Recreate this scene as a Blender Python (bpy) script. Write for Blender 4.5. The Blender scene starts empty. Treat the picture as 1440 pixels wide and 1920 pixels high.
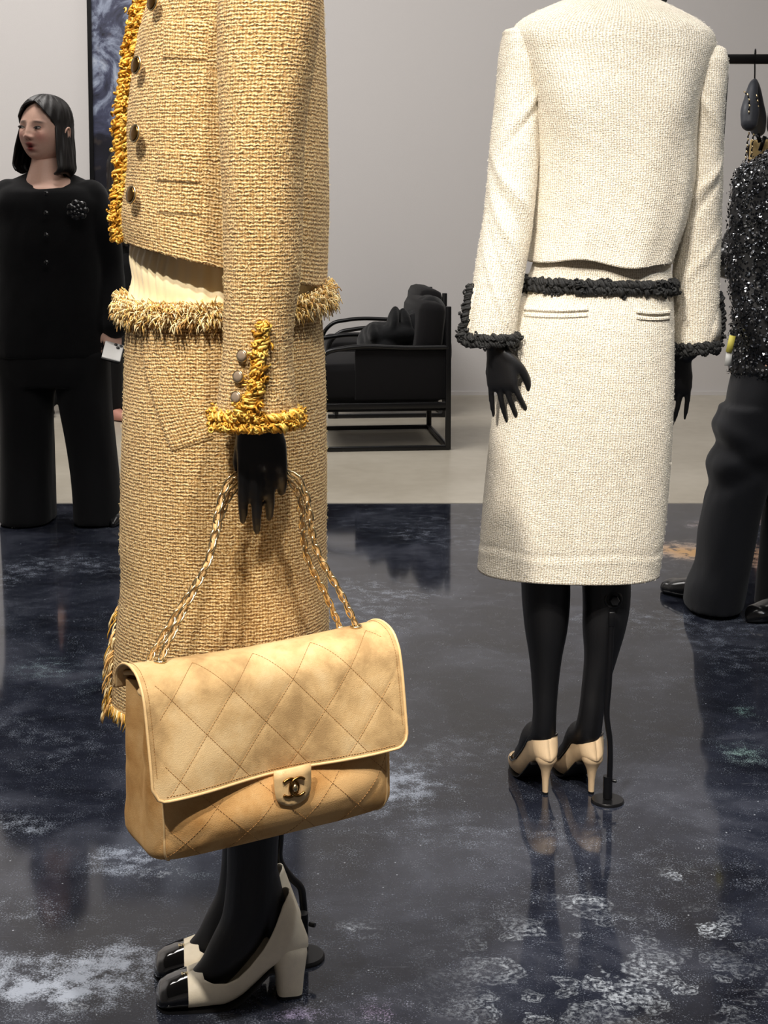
import bpy, bmesh, math, random
import numpy as np
from mathutils import Vector, Matrix
from mathutils.bvhtree import BVHTree

sc = bpy.context.scene
COL = sc.collection
# ---------------------------------------------------------------- camera
CAM_Z, FPX, PITCH, PPX, PPY = 1.2, 2800.0, math.radians(5.3), 720.0, 653.0
cam_data = bpy.data.cameras.new('camera')
cam_data.sensor_width = 36.0
cam_data.lens = FPX / 1920.0 * 36.0
cam_data.shift_y = -(960.0 - PPY) / 1920.0
cam_data.clip_start = 0.05
cam = bpy.data.objects.new('camera', cam_data)
cam.location = (0, 0, CAM_Z)
cam.rotation_euler = (math.pi / 2 - PITCH, 0, 0)
COL.objects.link(cam)
sc.camera = cam
# ---------------------------------------------------------------- view, world, lights
sc.view_settings.view_transform = 'Standard'
sc.view_settings.look = 'None'
sc.view_settings.exposure = 0.0
sc.view_settings.gamma = 1.0
sc.view_settings.use_curve_mapping = False
world = bpy.data.worlds.new('world')
sc.world = world
world.use_nodes = True
world.node_tree.nodes['Background'].inputs[0].default_value = (1.0, 0.98, 0.95, 1)
world.node_tree.nodes['Background'].inputs[1].default_value = 0.06


def lamp(kind, loc, target, power, color=(1, 0.93, 0.84), size=0.1, spot=60, blend=0.35, size_y=None):
    d = bpy.data.lights.new('spot_or_fill_light', kind)  # shared by the key spots and the added fill lights
    d.energy = power
    d.color = color
    if kind == 'SPOT':
        d.spot_size = math.radians(spot)
        d.spot_blend = blend
        d.shadow_soft_size = size
    if kind == 'AREA':
        d.shape = 'RECTANGLE'
        d.size = size
        d.size_y = size_y or size
    o = bpy.data.objects.new('spot_or_fill_light', d)
    o.location = loc
    v = Vector(target) - Vector(loc)
    o.rotation_euler = v.to_track_quat('-Z', 'Y').to_euler()
    COL.objects.link(o)
    return o


WARM, NEUT, COOL = (1, 0.93, 0.84), (1, 0.96, 0.92), (0.88, 0.94, 1.0)
# key spots on the two mannequins (track heads under the ceiling)
lamp('SPOT', (0.5, 0.3, 3.9), (-0.25, 2.15, 0.85), 430, WARM, 0.05, 42, 0.5)
lamp('SPOT', (-1.0, -0.1, 3.8), (-0.25, 2.15, 0.7), 500, WARM, 0.05, 42, 0.5)
lamp('SPOT', (-1.0, 0.4, 3.8), (0.42, 3.0, 0.9), 430, (1, 0.93, 0.84), 0.05, 38, 0.5)
lamp('SPOT', (1.9, 1.2, 3.9), (0.45, 3.0, 1.1), 170, COOL, 0.06, 40, 0.6)
# unseen area lights added for overall fill and to brighten the far wall
lamp('AREA', (0, 1.6, 4.4), (0, 1.6, 0), 110, NEUT, 3.0, size_y=3.0)
lamp('AREA', (-2.8, 7.0, 4.4), (-2.8, 7.8, 0), 88, NEUT, 2.0, size_y=1.6)
lamp('AREA', (-1.3, 5.6, 4.4), (-0.4, 8.8, 0.0), 120, NEUT, 1.6, size_y=1.2)
lamp('AREA', (1.2, 7.2, 4.4), (1.0, 7.2, 0), 30, NEUT, 2.2, size_y=1.6)

# ---------------------------------------------------------------- pixel helpers (photo 1440x1920)
F_ = np.array([0, math.cos(PITCH), -math.sin(PITCH)])
U_ = np.array([0, math.sin(PITCH), math.cos(PITCH)])
R_ = np.array([1.0, 0, 0])
C_ = np.array([0, 0, CAM_Z])


def ray(px, py):
    return F_ + R_ * ((px - PPX) / FPX) - U_ * ((py - PPY) / FPX)


def P(px, py, Y):
    d = ray(px, py)
    return C_ + d * (Y / d[1])


def G(px, py, z=0.0):
    d = ray(px, py)
    return C_ + d * ((z - CAM_Z) / d[2])


# ---------------------------------------------------------------- numpy noise
def vnoise(p, scale=1.0, seed=0):
    p = np.asarray(p, float) * scale + seed * 17.37
    i = np.floor(p).astype(np.int64)
    f = p - i
    f = f * f * (3 - 2 * f)
    out = np.zeros(len(p))
    for dx in (0, 1):
        for dy in (0, 1):
            for dz in (0, 1):
                h = ((i[:, 0] + dx) * 374761393 + (i[:, 1] + dy) * 668265263 + (i[:, 2] + dz) * 2147483647 + seed * 974711) & 0xFFFFFFFF
                h = ((h ^ (h >> 13)) * 1274126177) & 0xFFFFFFFF
                h = (h ^ (h >> 16)) & 0xFFFF
                w = (f[:, 0] if dx else 1 - f[:, 0]) * (f[:, 1] if dy else 1 - f[:, 1]) * (f[:, 2] if dz else 1 - f[:, 2])
                out += w * (h / 32767.5 - 1.0)
    return out


def fbm(p, scale, seed=0, octv=4):
    s, a, t = 0, 1.0, 0
    for k in range(octv):
        s = s + a * vnoise(p, scale * 2 ** k, seed + k)
        t += a
        a *= 0.55
    return s / t


def interp_rows(K, n, col=0):
    """cubic interpolation of key rows (first column = parameter)"""
    K = np.array(K, float)
    t = K[:, 0]
    m = np.gradient(K, t, axis=0)
    x = np.linspace(t[0], t[-1], n)
    j = np.clip(np.searchsorted(t, x, 'right') - 1, 0, len(t) - 2)
    h = (t[j + 1] - t[j])[:, None]
    u = ((x - t[j]))[:, None] / h
    a, b = K[j], K[j + 1]
    return (2 * u ** 3 - 3 * u ** 2 + 1) * a + (u ** 3 - 2 * u ** 2 + u) * h * m[j] + (-2 * u ** 3 + 3 * u ** 2) * b + (u ** 3 - u ** 2) * h * m[j + 1]


def smooth_path(pts, n):
    pts = np.array(pts, float)
    d = np.r_[0, np.cumsum(np.linalg.norm(np.diff(pts, axis=0), axis=1) + 1e-9)]
    return interp_rows(np.c_[d, pts], n)[:, 1:]


# ---------------------------------------------------------------- mesh builder
class MB:
    def __init__(self):
        self.V, self.F, self.M, self.UV, self.n = [], [], [], [], 0

    def add(self, V, F, mat=0, uv=None):
        V = np.asarray(V, float)
        self.V.append(V)
        self.UV.append(np.zeros((len(V), 2)) if uv is None else uv)
        for f in F:
            f = np.asarray(f, int)
            if len(f):
                self.F.append(f + self.n)
                self.M.append(np.full(len(f), mat))
        self.n += len(V)
        return self

    def loft(self, R, mat=0, cap=(True, True), uv=False, wrap=True):
        R = np.asarray(R, float)
        m, n = R.shape[:2]
        U = None
        if uv:
            if wrap:
                R = np.concatenate([R, R[:, :1]], axis=1)
                n += 1
                wrap = False
            du = np.r_[0, np.cumsum(np.linalg.norm(np.diff(R, axis=1), axis=2).mean(0))]
            dv = np.r_[0, np.cumsum(np.linalg.norm(np.diff(R, axis=0), axis=2).mean(1))]
            U = np.stack(np.broadcast_arrays(du[None, :], dv[:, None]), -1).reshape(-1, 2)
        idx = np.arange(m * n).reshape(m, n)
        if wrap:
            a, b = idx, np.roll(idx, -1, 1)
        else:
            a, b = idx[:, :-1], idx[:, 1:]
        Q = np.stack([a[:-1], b[:-1], b[1:], a[1:]], -1).reshape(-1, 4)
        V = R.reshape(-1, 3)
        F = [Q]
        extra = []
        for k, c in enumerate(cap):
            if not c:
                continue
            row = idx[0 if k == 0 else -1]
            ci = len(V) + len(extra)
            extra.append(R[0 if k == 0 else -1].mean(0))
            r2 = np.roll(row, -1)
            T = np.stack([r2, row, np.full(n, ci)], -1) if k == 0 else np.stack([row, r2, np.full(n, ci)], -1)
            F.append(T if wrap else T[:-1])
        if extra:
            V = np.vstack([V, extra])
            if U is not None:
                U = np.vstack([U, np.zeros((len(extra), 2))])
        return self.add(V, F, mat, U)

    def tube(self, path, r, n=10, mat=0, cap=True, closed=False, flat=1.0, up=None):
        path = np.asarray(path, float)
        m = len(path)
        r = np.broadcast_to(np.asarray(r, float), (m,))
        if closed:
            T = np.roll(path, -1, 0) - np.roll(path, 1, 0)
        else:
            T = np.gradient(path, axis=0)
        T /= np.linalg.norm(T, axis=1)[:, None] + 1e-12
        N = np.zeros((m, 3))
        u = np.array(up if up is not None else ([0, 0, 1] if abs(T[0, 2]) < 0.9 else [1, 0, 0]), float)
        u = u - T[0] * u.dot(T[0])
        N[0] = u / np.linalg.norm(u)
        for i in range(1, m):
            v = N[i - 1] if up is None else np.array(up, float)
            v = v - T[i] * v.dot(T[i])
            l = np.linalg.norm(v)
            N[i] = v / l if l > 1e-6 else N[i - 1]
        B = np.cross(T, N)
        a = np.linspace(0, 2 * math.pi, n, endpoint=False)
        R = path[:, None] + r[:, None, None] * (np.cos(a)[None, :, None] * N[:, None] * flat + np.sin(a)[None, :, None] * B[:, None])
        if closed:
            R = np.concatenate([R, R[:1]], 0)
        return self.loft(R, mat, cap=(cap and not closed,) * 2)

    def capsule(self, pts, rad, n=16, mat=0, seg=None, flat=1.0, up=None):
        """tapered rounded limb through pts"""
        pts = np.array(pts, float)
        K = np.c_[np.r_[0, np.cumsum(np.linalg.norm(np.diff(pts, axis=0), axis=1))], pts, np.array(rad, float)]
        S = interp_rows(K, seg or max(8, len(pts) * 6))
        p, r = S[:, 1:4], np.maximum(S[:, 4], 1e-4)
        d0 = p[0] - p[1]; d0 /= np.linalg.norm(d0)
        d1 = p[-1] - p[-2]; d1 /= np.linalg.norm(d1)
        th = np.radians([85, 60, 35, 12])
        pre = [p[0] + d0 * r[0] * math.sin(t) for t in th]
        pr = [r[0] * math.cos(t) for t in th]
        post = [p[-1] + d1 * r[-1] * math.sin(t) for t in th[::-1]]
        qr = [r[-1] * math.cos(t) for t in th[::-1]]
        return self.tube(np.vstack([pre, p, post]), np.r_[pr, r, qr], n, mat, flat=flat, up=up)

    def box(self, c, s, rot=None, mat=0):
        c, s = np.array(c, float), np.array(s, float) / 2
        V = np.array([[x, y, z] for x in (-1, 1) for y in (-1, 1) for z in (-1, 1)]) * s
        if rot is not None:
            V = V @ np.array(rot).T
        F = np.array([[0, 1, 3, 2], [4, 6, 7, 5], [0, 4, 5, 1], [2, 3, 7, 6], [0, 2, 6, 4], [1, 5, 7, 3]])
        return self.add(V + c, [F], mat)

    def ellipsoid(self, c, s, nu=24, nv=16, rot=None, mat=0):
        th = np.linspace(0.02, math.pi - 0.02, nv)
        a = np.linspace(0, 2 * math.pi, nu, endpoint=False)
        R = np.stack([np.sin(th)[:, None] * np.cos(a), np.sin(th)[:, None] * np.sin(a), np.cos(th)[:, None] + 0 * a], -1) * np.array(s)
        if rot is not None:
            R = R @ np.array(rot).T
        return self.loft(R[::-1] + np.array(c), mat)

    def disc(self, c, nrm, r, th, n=28, mat=0, prof=None):
        """turned disc, axis nrm"""
        c, nrm = np.array(c, float), np.array(nrm, float)
        nrm = nrm / np.linalg.norm(nrm)
        u = np.cross(nrm, [0, 0, 1] if abs(nrm[2]) < 0.9 else [1, 0, 0]); u /= np.linalg.norm(u)
        w = np.cross(nrm, u)
        prof = prof or [(0.9, 0), (1, 0.2), (1, 0.8), (0.9, 1)]
        a = np.linspace(0, 2 * math.pi, n, endpoint=False)
        R = [c + nrm * (h * th) + r * k * (np.cos(a)[:, None] * u + np.sin(a)[:, None] * w) for k, h in prof]
        return self.loft(np.array(R), mat)

    def mesh(self, name):
        me = bpy.data.meshes.new(name)
        V = np.vstack(self.V)
        nl = sum(f.size for f in self.F)
        nf = sum(len(f) for f in self.F)
        me.vertices.add(len(V)); me.vertices.foreach_set('co', V.ravel())
        lv = np.concatenate([f.ravel() for f in self.F])
        tot = np.concatenate([np.full(len(f), f.shape[1]) for f in self.F])
        st = np.r_[0, np.cumsum(tot)[:-1]]
        me.loops.add(nl); me.loops.foreach_set('vertex_index', lv)
        me.polygons.add(nf)
        me.polygons.foreach_set('loop_start', st)
        me.polygons.foreach_set('material_index', np.concatenate(self.M))
        me.polygons.foreach_set('use_smooth', np.ones(nf, bool))
        UV = np.vstack(self.UV)
        if np.any(UV):
            l = me.uv_layers.new(name='UVMap')
            l.data.foreach_set('uv', UV[lv].ravel())
        me.update(calc_edges=True)
        me.validate()
        return me


WM = {}


def fix_normals(me):
    bm = bmesh.new(); bm.from_mesh(me)
    bmesh.ops.recalc_face_normals(bm, faces=bm.faces)
    bm.to_mesh(me); bm.free()


def link(name, me, mats, parent=None, sharp=None, matrix=None, recalc=True, solid=0, bevel=0, stuff=False, label=None):
    if isinstance(me, MB):
        me = me.mesh(name)
        if recalc:
            fix_normals(me)
    if mats is not None:
        if not isinstance(mats, (list, tuple)):
            mats = [mats]
        if len(me.materials) == 0:
            for m in mats:
                me.materials.append(m)
    o = bpy.data.objects.new(name, me)
    COL.objects.link(o)
    W = matrix if matrix is not None else Matrix.Identity(4)
    if parent is not None:
        o.parent = parent
        o.matrix_parent_inverse = WM[parent.name].inverted()
    o.matrix_basis = W
    WM[o.name] = W
    if sharp:
        me.set_sharp_from_angle(angle=math.radians(sharp))
    if solid:
        md = o.modifiers.new('thickness', 'SOLIDIFY'); md.thickness = solid; md.offset = -1
    if bevel:
        md = o.modifiers.new('edge', 'BEVEL'); md.width = bevel; md.segments = 2; md.limit_method = 'ANGLE'
    if stuff:
        o['kind'] = 'stuff'
    if label:
        o['label'] = label
    return o


def thing(name, label, cat, loc=(0, 0, 0), group=None, matrix=None):
    o = bpy.data.objects.new(name, None)
    COL.objects.link(o)
    W = matrix if matrix is not None else Matrix.Translation(Vector(loc))
    o.matrix_basis = W
    WM[o.name] = W
    o.empty_display_size = 0.1
    return tag(o, label, cat, group)


def tag(o, label, cat, group=None):
    o['label'] = label
    o['category'] = cat
    if group:
        o['group'] = group
    return o


def structure(o):
    o['kind'] = 'structure'
    return o


def fuse(mb, name, voxel, smooth=6, disp=None):
    """one continuous skin over overlapping shapes"""
    me = mb.mesh(name + '_raw')
    fix_normals(me)
    o = bpy.data.objects.new('raw', me)
    COL.objects.link(o)
    r = o.modifiers.new('r', 'REMESH'); r.mode = 'VOXEL'; r.voxel_size = voxel; r.use_smooth_shade = True
    if smooth:
        s = o.modifiers.new('s', 'SMOOTH'); s.factor = 0.5; s.iterations = smooth
    dg = bpy.context.evaluated_depsgraph_get()
    out = bpy.data.meshes.new_from_object(o.evaluated_get(dg))
    bpy.data.objects.remove(o); bpy.data.meshes.remove(me)
    out.name = name
    out.materials.clear()
    if disp is not None:
        n = len(out.vertices)
        co = np.zeros(n * 3); out.vertices.foreach_get('co', co); co = co.reshape(-1, 3)
        no = np.zeros(n * 3); out.vertices.foreach_get('normal', no); no = no.reshape(-1, 3)
        out.vertices.foreach_set('co', (co + no * disp(co)[:, None]).ravel())
        out.update()
    out.polygons.foreach_set('use_smooth', np.ones(len(out.polygons), bool))
    return out


# ---------------------------------------------------------------- garment surfaces
class Surf:
    """rings of points; angle 90 deg faces the viewer side (-y), 0 is +x, 180 is -x, seam at the far side"""

    def __init__(self, rows, Y, n_ang=112, n_rows=120, power=2.0, tilt=0.0, hem=None, disp=None, tiltfade=False):
        K = []
        for r in rows:
            y = r[4] if len(r) > 4 else Y
            a, b = P(r[1], r[0], y), P(r[2], r[0], y)
            K.append([r[0], (a[0] + b[0]) / 2, y, a[2], (b[0] - a[0]) / 2, r[3]])
        K = interp_rows(K, n_rows)
        self.ang = np.linspace(-90, 270, n_ang, endpoint=False)
        a = np.radians(self.ang)
        e = 2.0 / power
        ca, sa = np.sign(np.cos(a)) * np.abs(np.cos(a)) ** e, np.sign(np.sin(a)) * np.abs(np.sin(a)) ** e
        X = K[:, 1:2] + K[:, 4:5] * ca
        Yy = K[:, 2:3] - K[:, 5:6] * sa
        Z = K[:, 3:4] + tilt * (X - K[:, 1:2])
        t = np.linspace(0, 1, n_rows)[:, None]
        if hem:
            Z = Z + hem(X, Yy, t, a[None, :])
        self.R = np.stack([X, Yy, Z + 0 * X], -1)
        self.K = K
        if disp is not None:
            N = self.normals()
            self.R = self.R + N * disp(self.R, t, a[None, :])[..., None]

    def normals(self):
        dv = np.gradient(self.R, axis=0)
        du = (np.roll(self.R, -1, 1) - np.roll(self.R, 1, 1))
        N = np.cross(dv, du)
        N /= np.linalg.norm(N, axis=2)[..., None] + 1e-12
        c = self.R.mean(1, keepdims=True)
        s = np.sign((N * (self.R - c)).sum(2).mean())
        return N * s

    def at(self, ang, t, off=0.0):
        m, n = self.R.shape[:2]
        i = np.clip(t * (m - 1), 0, m - 1.001); i0 = int(i); fi = i - i0
        j = ((ang + 90) % 360) / 360 * n; j0 = int(j) % n; fj = j - int(j); j1 = (j0 + 1) % n
        def bl(A):
            return (A[i0, j0] * (1 - fi) + A[i0 + 1, j0] * fi) * (1 - fj) + (A[i0, j1] * (1 - fi) + A[i0 + 1, j1] * fi) * fj
        p = bl(self.R)
        if off:
            if not hasattr(self, 'N'):
                self.N = self.normals()
            p = p + bl(self.N) * off
        return p

    def t_of(self, py):
        return float(np.clip((py - self.K[0, 0]) / (self.K[-1, 0] - self.K[0, 0]), 0, 1))

    def mb(self, cap=(False, False), uv=True):
        return MB().loft(self.R, uv=uv, cap=cap)

    def bvh(self):
        if not hasattr(self, '_b'):
            m, n = self.R.shape[:2]
            idx = np.arange(m * n).reshape(m, n)
            b = np.roll(idx, -1, 1)
            Q = np.stack([idx[:-1], b[:-1], b[1:], idx[1:]], -1).reshape(-1, 4)
            self._b = BVHTree.FromPolygons(self.R.reshape(-1, 3).tolist(), Q.tolist())
        return self._b

    def hit(self, px, py, off=0.0):
        d = Vector(ray(px, py)).normalized()
        h = self.bvh().ray_cast(Vector(C_), d)
        if h[0] is None:
            return None
        n = h[1] if h[1].dot(d) < 0 else -h[1]
        return np.array(h[0] + n * off)

    def patch(self, fn, nu, nv, off):
        """raised flat piece sewn on the cloth; fn(u,v) -> pixel"""
        G_ = np.zeros((nv, nu, 3)); 
        for j in range(nv):
            for i in range(nu):
                e = min(i, nu - 1 - i, j, nv - 1 - j)
                q = self.hit(*fn(i / (nu - 1), j / (nv - 1)), off if e > 0 else off * 0.1)
                G_[j, i] = q if q is not None else (G_[j, i - 1] if i else G_[j - 1, i])
        return MB().loft(G_, cap=(False, False), uv=True, wrap=False)


def braid(mb, path, width, rad, seed=0, strands=4, pitch=0.02, curls=0, mats=1):
    """lumpy twisted cord along a path with loose loops"""
    rng = np.random.RandomState(seed)
    path = np.array(path, float)
    L = np.linalg.norm(np.diff(path, axis=0), axis=1).sum()
    n = max(24, int(L / 0.0025))
    p = smooth_path(path, n)
    T = np.gradient(p, axis=0); T /= np.linalg.norm(T, axis=1)[:, None] + 1e-12
    ref = np.array([0.3, -1, 0.2])
    N = np.cross(T, ref); N /= np.linalg.norm(N, axis=1)[:, None] + 1e-12
    B = np.cross(T, N)
    s = np.linspace(0, L, n)
    for k in range(strands):
        ph = 2 * math.pi * k / strands + rng.rand()
        a = 2 * math.pi * s / pitch + ph
        jit = 1 + 0.35 * np.interp(s, np.linspace(0, L, max(3, int(L / 0.012))), rng.randn(max(3, int(L / 0.012))))
        q = p + N * (np.cos(a) * width / 2 * jit)[:, None] + B * (np.sin(a) * width / 2.6 * jit)[:, None]
        rr = rad * (1 + 0.25 * np.interp(s, np.linspace(0, L, max(3, int(L / 0.006))), rng.randn(max(3, int(L / 0.006)))))
        mb.tube(q, np.clip(rr, rad * 0.5, rad * 1.7), 6, mat=int(rng.randint(mats)))
    for k in range(int(curls * L / 0.01)):
        i = rng.randint(n)
        c = p[i] + N[i] * rng.randn() * width * 0.4 + B[i] * rng.randn() * width * 0.35
        ax = rng.randn(3); ax /= np.linalg.norm(ax)
        u = np.cross(ax, rng.randn(3)); u /= np.linalg.norm(u)
        w = np.cross(ax, u)
        th = np.linspace(0, 2 * math.pi * rng.uniform(0.7, 1.3), 9)
        r_ = width * rng.uniform(0.18, 0.36)
        q = c + r_ * (np.cos(th)[:, None] * u + np.sin(th)[:, None] * w) + ax * (th * r_ * 0.15)[:, None]
        mb.tube(q, rad * rng.uniform(0.5, 0.75), 5, mat=int(rng.randint(mats)))
    return mb


def fuzz(S, count, length, rad, seed, t0=0.0, t1=1.0, a0=-20, a1=200):
    """short loose fibres standing off a cloth surface"""
    rng = np.random.RandomState(seed)
    mb = MB()
    N = S.normals()
    m, n = S.R.shape[:2]
    for k in range(count):
        t = rng.uniform(t0, t1); a = rng.uniform(a0, a1)
        i = int(t * (m - 1)); j = int(((a + 90) % 360) / 360 * n) % n
        p, nn = S.R[i, j] + rng.uniform(-0.004, 0.004, 3), N[i, j]
        p = p - nn * np.dot(p - S.R[i, j], nn)
        d = rng.randn(3); d -= nn * d.dot(nn); d /= np.linalg.norm(d) + 1e-9
        l = length * rng.uniform(0.4, 1.2)
        q = np.array([p - d * l * 0.5 - nn * 0.0006, p + nn * l * rng.uniform(0.15, 0.4), p + d * l * 0.5 + nn * l * rng.uniform(-0.05, 0.35)])
        mb.tube(q, [rad, rad, rad * 0.5], 3, cap=False)
    return mb
# ---------------------------------------------------------------- materials
class NT:
    def __init__(self, name):
        self.m = bpy.data.materials.new(name)
        self.m.use_nodes = True
        self.t = self.m.node_tree
        self.b = self.t.nodes['Principled BSDF']

    def n(self, typ, **kw):
        nd = self.t.nodes.new(typ)
        for k, v in kw.items():
            if k.startswith('_'):
                setattr(nd, k[1:], v)
            else:
                key = k.replace('__', ' ')
                self.set(nd.inputs[int(key[1:]) if key[0] == 'i' and key[1:].isdigit() else key], v)
        return nd

    def set(self, sock, v):
        if isinstance(v, bpy.types.NodeSocket):
            self.t.links.new(v, sock)
        else:
            if isinstance(v, tuple) and len(v) == 3 and sock.type == 'RGBA':
                v = v + (1,)
            sock.default_value = v

    def p(self, **kw):
        for k, v in kw.items():
            self.set(self.b.inputs[k.replace('__', ' ')], v)
        return self

    def math(self, op, a, b=None, clamp=False):
        nd = self.n('ShaderNodeMath', _operation=op, _use_clamp=clamp)
        self.set(nd.inputs[0], a)
        if b is not None:
            self.set(nd.inputs[1], b)
        return nd.outputs[0]

    def mix(self, f, a, b, blend='MIX'):
        nd = self.n('ShaderNodeMix', _data_type='RGBA', _blend_type=blend)
        self.set(nd.inputs[0], f); self.set(nd.inputs[6], a); self.set(nd.inputs[7], b)
        return nd.outputs[2]

    def ramp(self, f, stops):
        nd = self.n('ShaderNodeValToRGB')
        el = nd.color_ramp.elements
        while len(el) < len(stops):
            el.new(0.5)
        for e, (pos, c) in zip(el, stops):
            e.position = pos
            e.color = tuple(c) + (1,) if len(c) == 3 else c
        self.set(nd.inputs[0], f)
        return nd.outputs[0]

    def noise(self, vec, scale, detail=3, rough=0.55, dist=0.0):
        nd = self.n('ShaderNodeTexNoise', Scale=scale, Detail=detail, Roughness=rough, Distortion=dist)
        if vec is not None:
            self.set(nd.inputs['Vector'], vec)
        return nd

    def coord(self, which='Object'):
        return self.n('ShaderNodeTexCoord').outputs[which]

    def bump(self, h, dist, strength=1.0, normal=None):
        nd = self.n('ShaderNodeBump', Strength=strength, Distance=dist, Height=h)
        if normal is not None:
            self.set(nd.inputs['Normal'], normal)
        self.set(self.b.inputs['Normal'], nd.outputs[0])
        return nd.outputs[0]


def sr(r, g, b):
    f = lambda c: ((c / 255 + 0.055) / 1.055) ** 2.4 if c > 10 else c / 255 / 12.92
    return (f(r), f(g), f(b))


def plain(name, col, rough=0.5, metal=0.0, bump=0, bscale=200, var=0.0, vscale=30, sheen=0.0, spec=None, coat=0.0):
    m = NT(name)
    m.p(Base__Color=col, Roughness=rough, Metallic=metal)
    co = m.coord()
    if var:
        nz = m.noise(co, vscale, 4)
        lo = tuple(c * (1 - var) for c in col); hi = tuple(min(1, c * (1 + var)) for c in col)
        m.p(Base__Color=m.ramp(nz.outputs[0], [(0.3, lo), (0.7, hi)]))
    if bump:
        m.bump(m.noise(co, bscale, 3).outputs[0], bump)
    if sheen:
        m.p(Sheen__Weight=sheen)
    if spec is not None:
        m.p(Specular__IOR__Level=spec)
    if coat:
        m.p(Coat__Weight=coat, Coat__Roughness=0.05)
    return m.m


def cloth(name, dark, mid, light, pu, pv, wu, wv, nx, ny, bumpd=0.0016, spark=None, contrast=1.0):
    """chunky woven cloth: uneven rows and columns of fuzzy yarn; UV in metres, pitches in cm"""
    m = NT(name)
    uv = m.n('ShaderNodeUVMap').outputs[0]
    v = m.n('ShaderNodeVectorMath', _operation='SCALE', i0=uv, Scale=100.0).outputs[0]
    d = m.n('ShaderNodeVectorMath', _operation='SUBTRACT', i0=m.noise(v, 1.6, 3).outputs[1], i1=(0.5, 0.5, 0.5)).outputs[0]
    d = m.n('ShaderNodeVectorMath', _operation='SCALE', i0=d, Scale=0.62).outputs[0]
    vv = m.n('ShaderNodeVectorMath', _operation='ADD', i0=v, i1=d).outputs[0]
    sep = m.n('ShaderNodeSeparateXYZ', Vector=vv)
    cu = m.math('COSINE', m.math('MULTIPLY', sep.outputs[0], 2 * math.pi / pu))
    cv = m.math('COSINE', m.math('MULTIPLY', sep.outputs[1], 2 * math.pi / pv))
    mp = m.n('ShaderNodeMapping', Vector=vv, Scale=(nx, ny, 1.0)).outputs[0]
    nub = m.noise(mp, 1.0, 3, 0.6)
    fib = m.noise(v, 11.0, 2, 0.7)
    h = m.math('ADD', m.math('MULTIPLY', cu, 0.10 * wu), m.math('MULTIPLY', cv, 0.10 * wv))
    h = m.math('ADD', h, m.math('MULTIPLY', nub.outputs[0], 0.9))
    h = m.math('ADD', h, m.math('MULTIPLY', fib.outputs[0], 0.22))
    c = 0.16 / contrast
    col = m.ramp(h, [(0.555 - c * 1.25, dark), (0.555, mid), (0.555 + c * 1.25, light)])
    big = m.noise(v, 0.3, 3)
    col = m.mix(1.0, col, m.ramp(big.outputs[0], [(0.3, (0.90, 0.89, 0.88)), (0.7, (1, 1, 1))]), 'MULTIPLY')
    m.p(Base__Color=col, Roughness=0.85, Sheen__Weight=0.12, Sheen__Roughness=0.5)
    m.p(Specular__IOR__Level=0.2)
    if spark:
        sp = m.ramp(m.noise(v, 4.5, 1).outputs[0], [(0.62, (0, 0, 0)), (0.68, (1, 1, 1))])
        m.p(Base__Color=m.mix(m.math('MULTIPLY', sp, 0.55), col, spark))
        m.p(Metallic=m.math('MULTIPLY', sp, 0.4), Roughness=m.math('SUBTRACT', 0.85, m.math('MULTIPLY', sp, 0.4)))
    m.bump(h, bumpd * 2.2)
    return m.m


M = {}
M['tweed'] = cloth('gold_tweed', sr(124, 86, 42), sr(194, 154, 96), sr(242, 216, 164), 0.42, 0.50, 0.7, 1.35, 1.9, 3.4, 0.0020, spark=sr(238, 206, 120))
M['ivory'] = cloth('ivory_boucle', sr(192, 180, 156), sr(236, 226, 206), sr(250, 244, 232), 0.52, 0.33, 1.6, 0.9, 3.4, 2.8, 0.0011, contrast=.8)
M['gold_yarn'] = plain('gold_yarn', sr(196, 142, 46), 0.38, 0.55, 0.0008, 900, 0.35, 120)
M['gold_yarn_light'] = plain('light_gold_yarn', sr(230, 190, 92), 0.35, 0.5, 0.0008, 900, 0.3, 120)
M['yarn_cream'] = plain('cream_yarn', sr(232, 210, 160), 0.8, 0, 0.0006, 1200, 0.2, 150)
M['yarn_tan'] = plain('tan_yarn', sr(196, 152, 88), 0.8, 0, 0.0006, 1200, 0.25, 150)
M['yarn_gold'] = plain('ochre_yarn', sr(206, 158, 62), 0.5, 0.3, 0.0006, 1200, 0.25, 150)
M['yarn_pale_gold'] = plain('pale_gold_yarn', sr(220, 182, 104), 0.6, 0.15, 0.0006, 1200, 0.25, 150)
M['black_braid'] = plain('black_braid', sr(15, 15, 15), 0.7, 0, 0.001, 900, 0.4, 200)
M['black_fibre'] = plain('black_mannequin', sr(15, 15, 17), 0.42, 0, 0.0002, 800)
M['black_metal'] = plain('black_metal', sr(18, 18, 20), 0.3, 0.3)
M['patent'] = plain('black_patent', sr(8, 8, 9), 0.06, 0, coat=1.0)
M['nude_leather'] = plain('nude_leather', sr(230, 200, 160), 0.5, 0, 0.0003, 900, 0.06, 60)
M['cream_leather'] = plain('cream_leather', sr(238, 226, 202), 0.5, 0, 0.0003, 900, 0.05, 60)
M['silk'] = plain('cream_silk', sr(244, 226, 184), 0.4, 0, sheen=0.2)
M['gold'] = plain('pale_gold_metal', sr(228, 208, 164), 0.24, 1.0)
M['dark_gold'] = plain('aged_gold_metal', sr(150, 112, 60), 0.2, 1.0)
M['strap'] = plain('tan_strap_leather', sr(200, 160, 104), 0.6, 0, 0.0004, 700, 0.1, 90)
M['edge_leather'] = plain('tan_edge_leather', sr(226, 190, 136), 0.5, 0, 0.0002, 700, 0.05, 90)
M['stitch'] = plain('tan_thread', sr(168, 126, 74), 0.7)
M['button_stone'] = plain('smoky_button', sr(150, 132, 112), 0.2, 0.35, coat=0.8)
M['yarn_ivory'] = plain('ivory_fibre', sr(240, 234, 220), 0.85)
M['skin'] = None
M['hair'] = None


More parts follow.
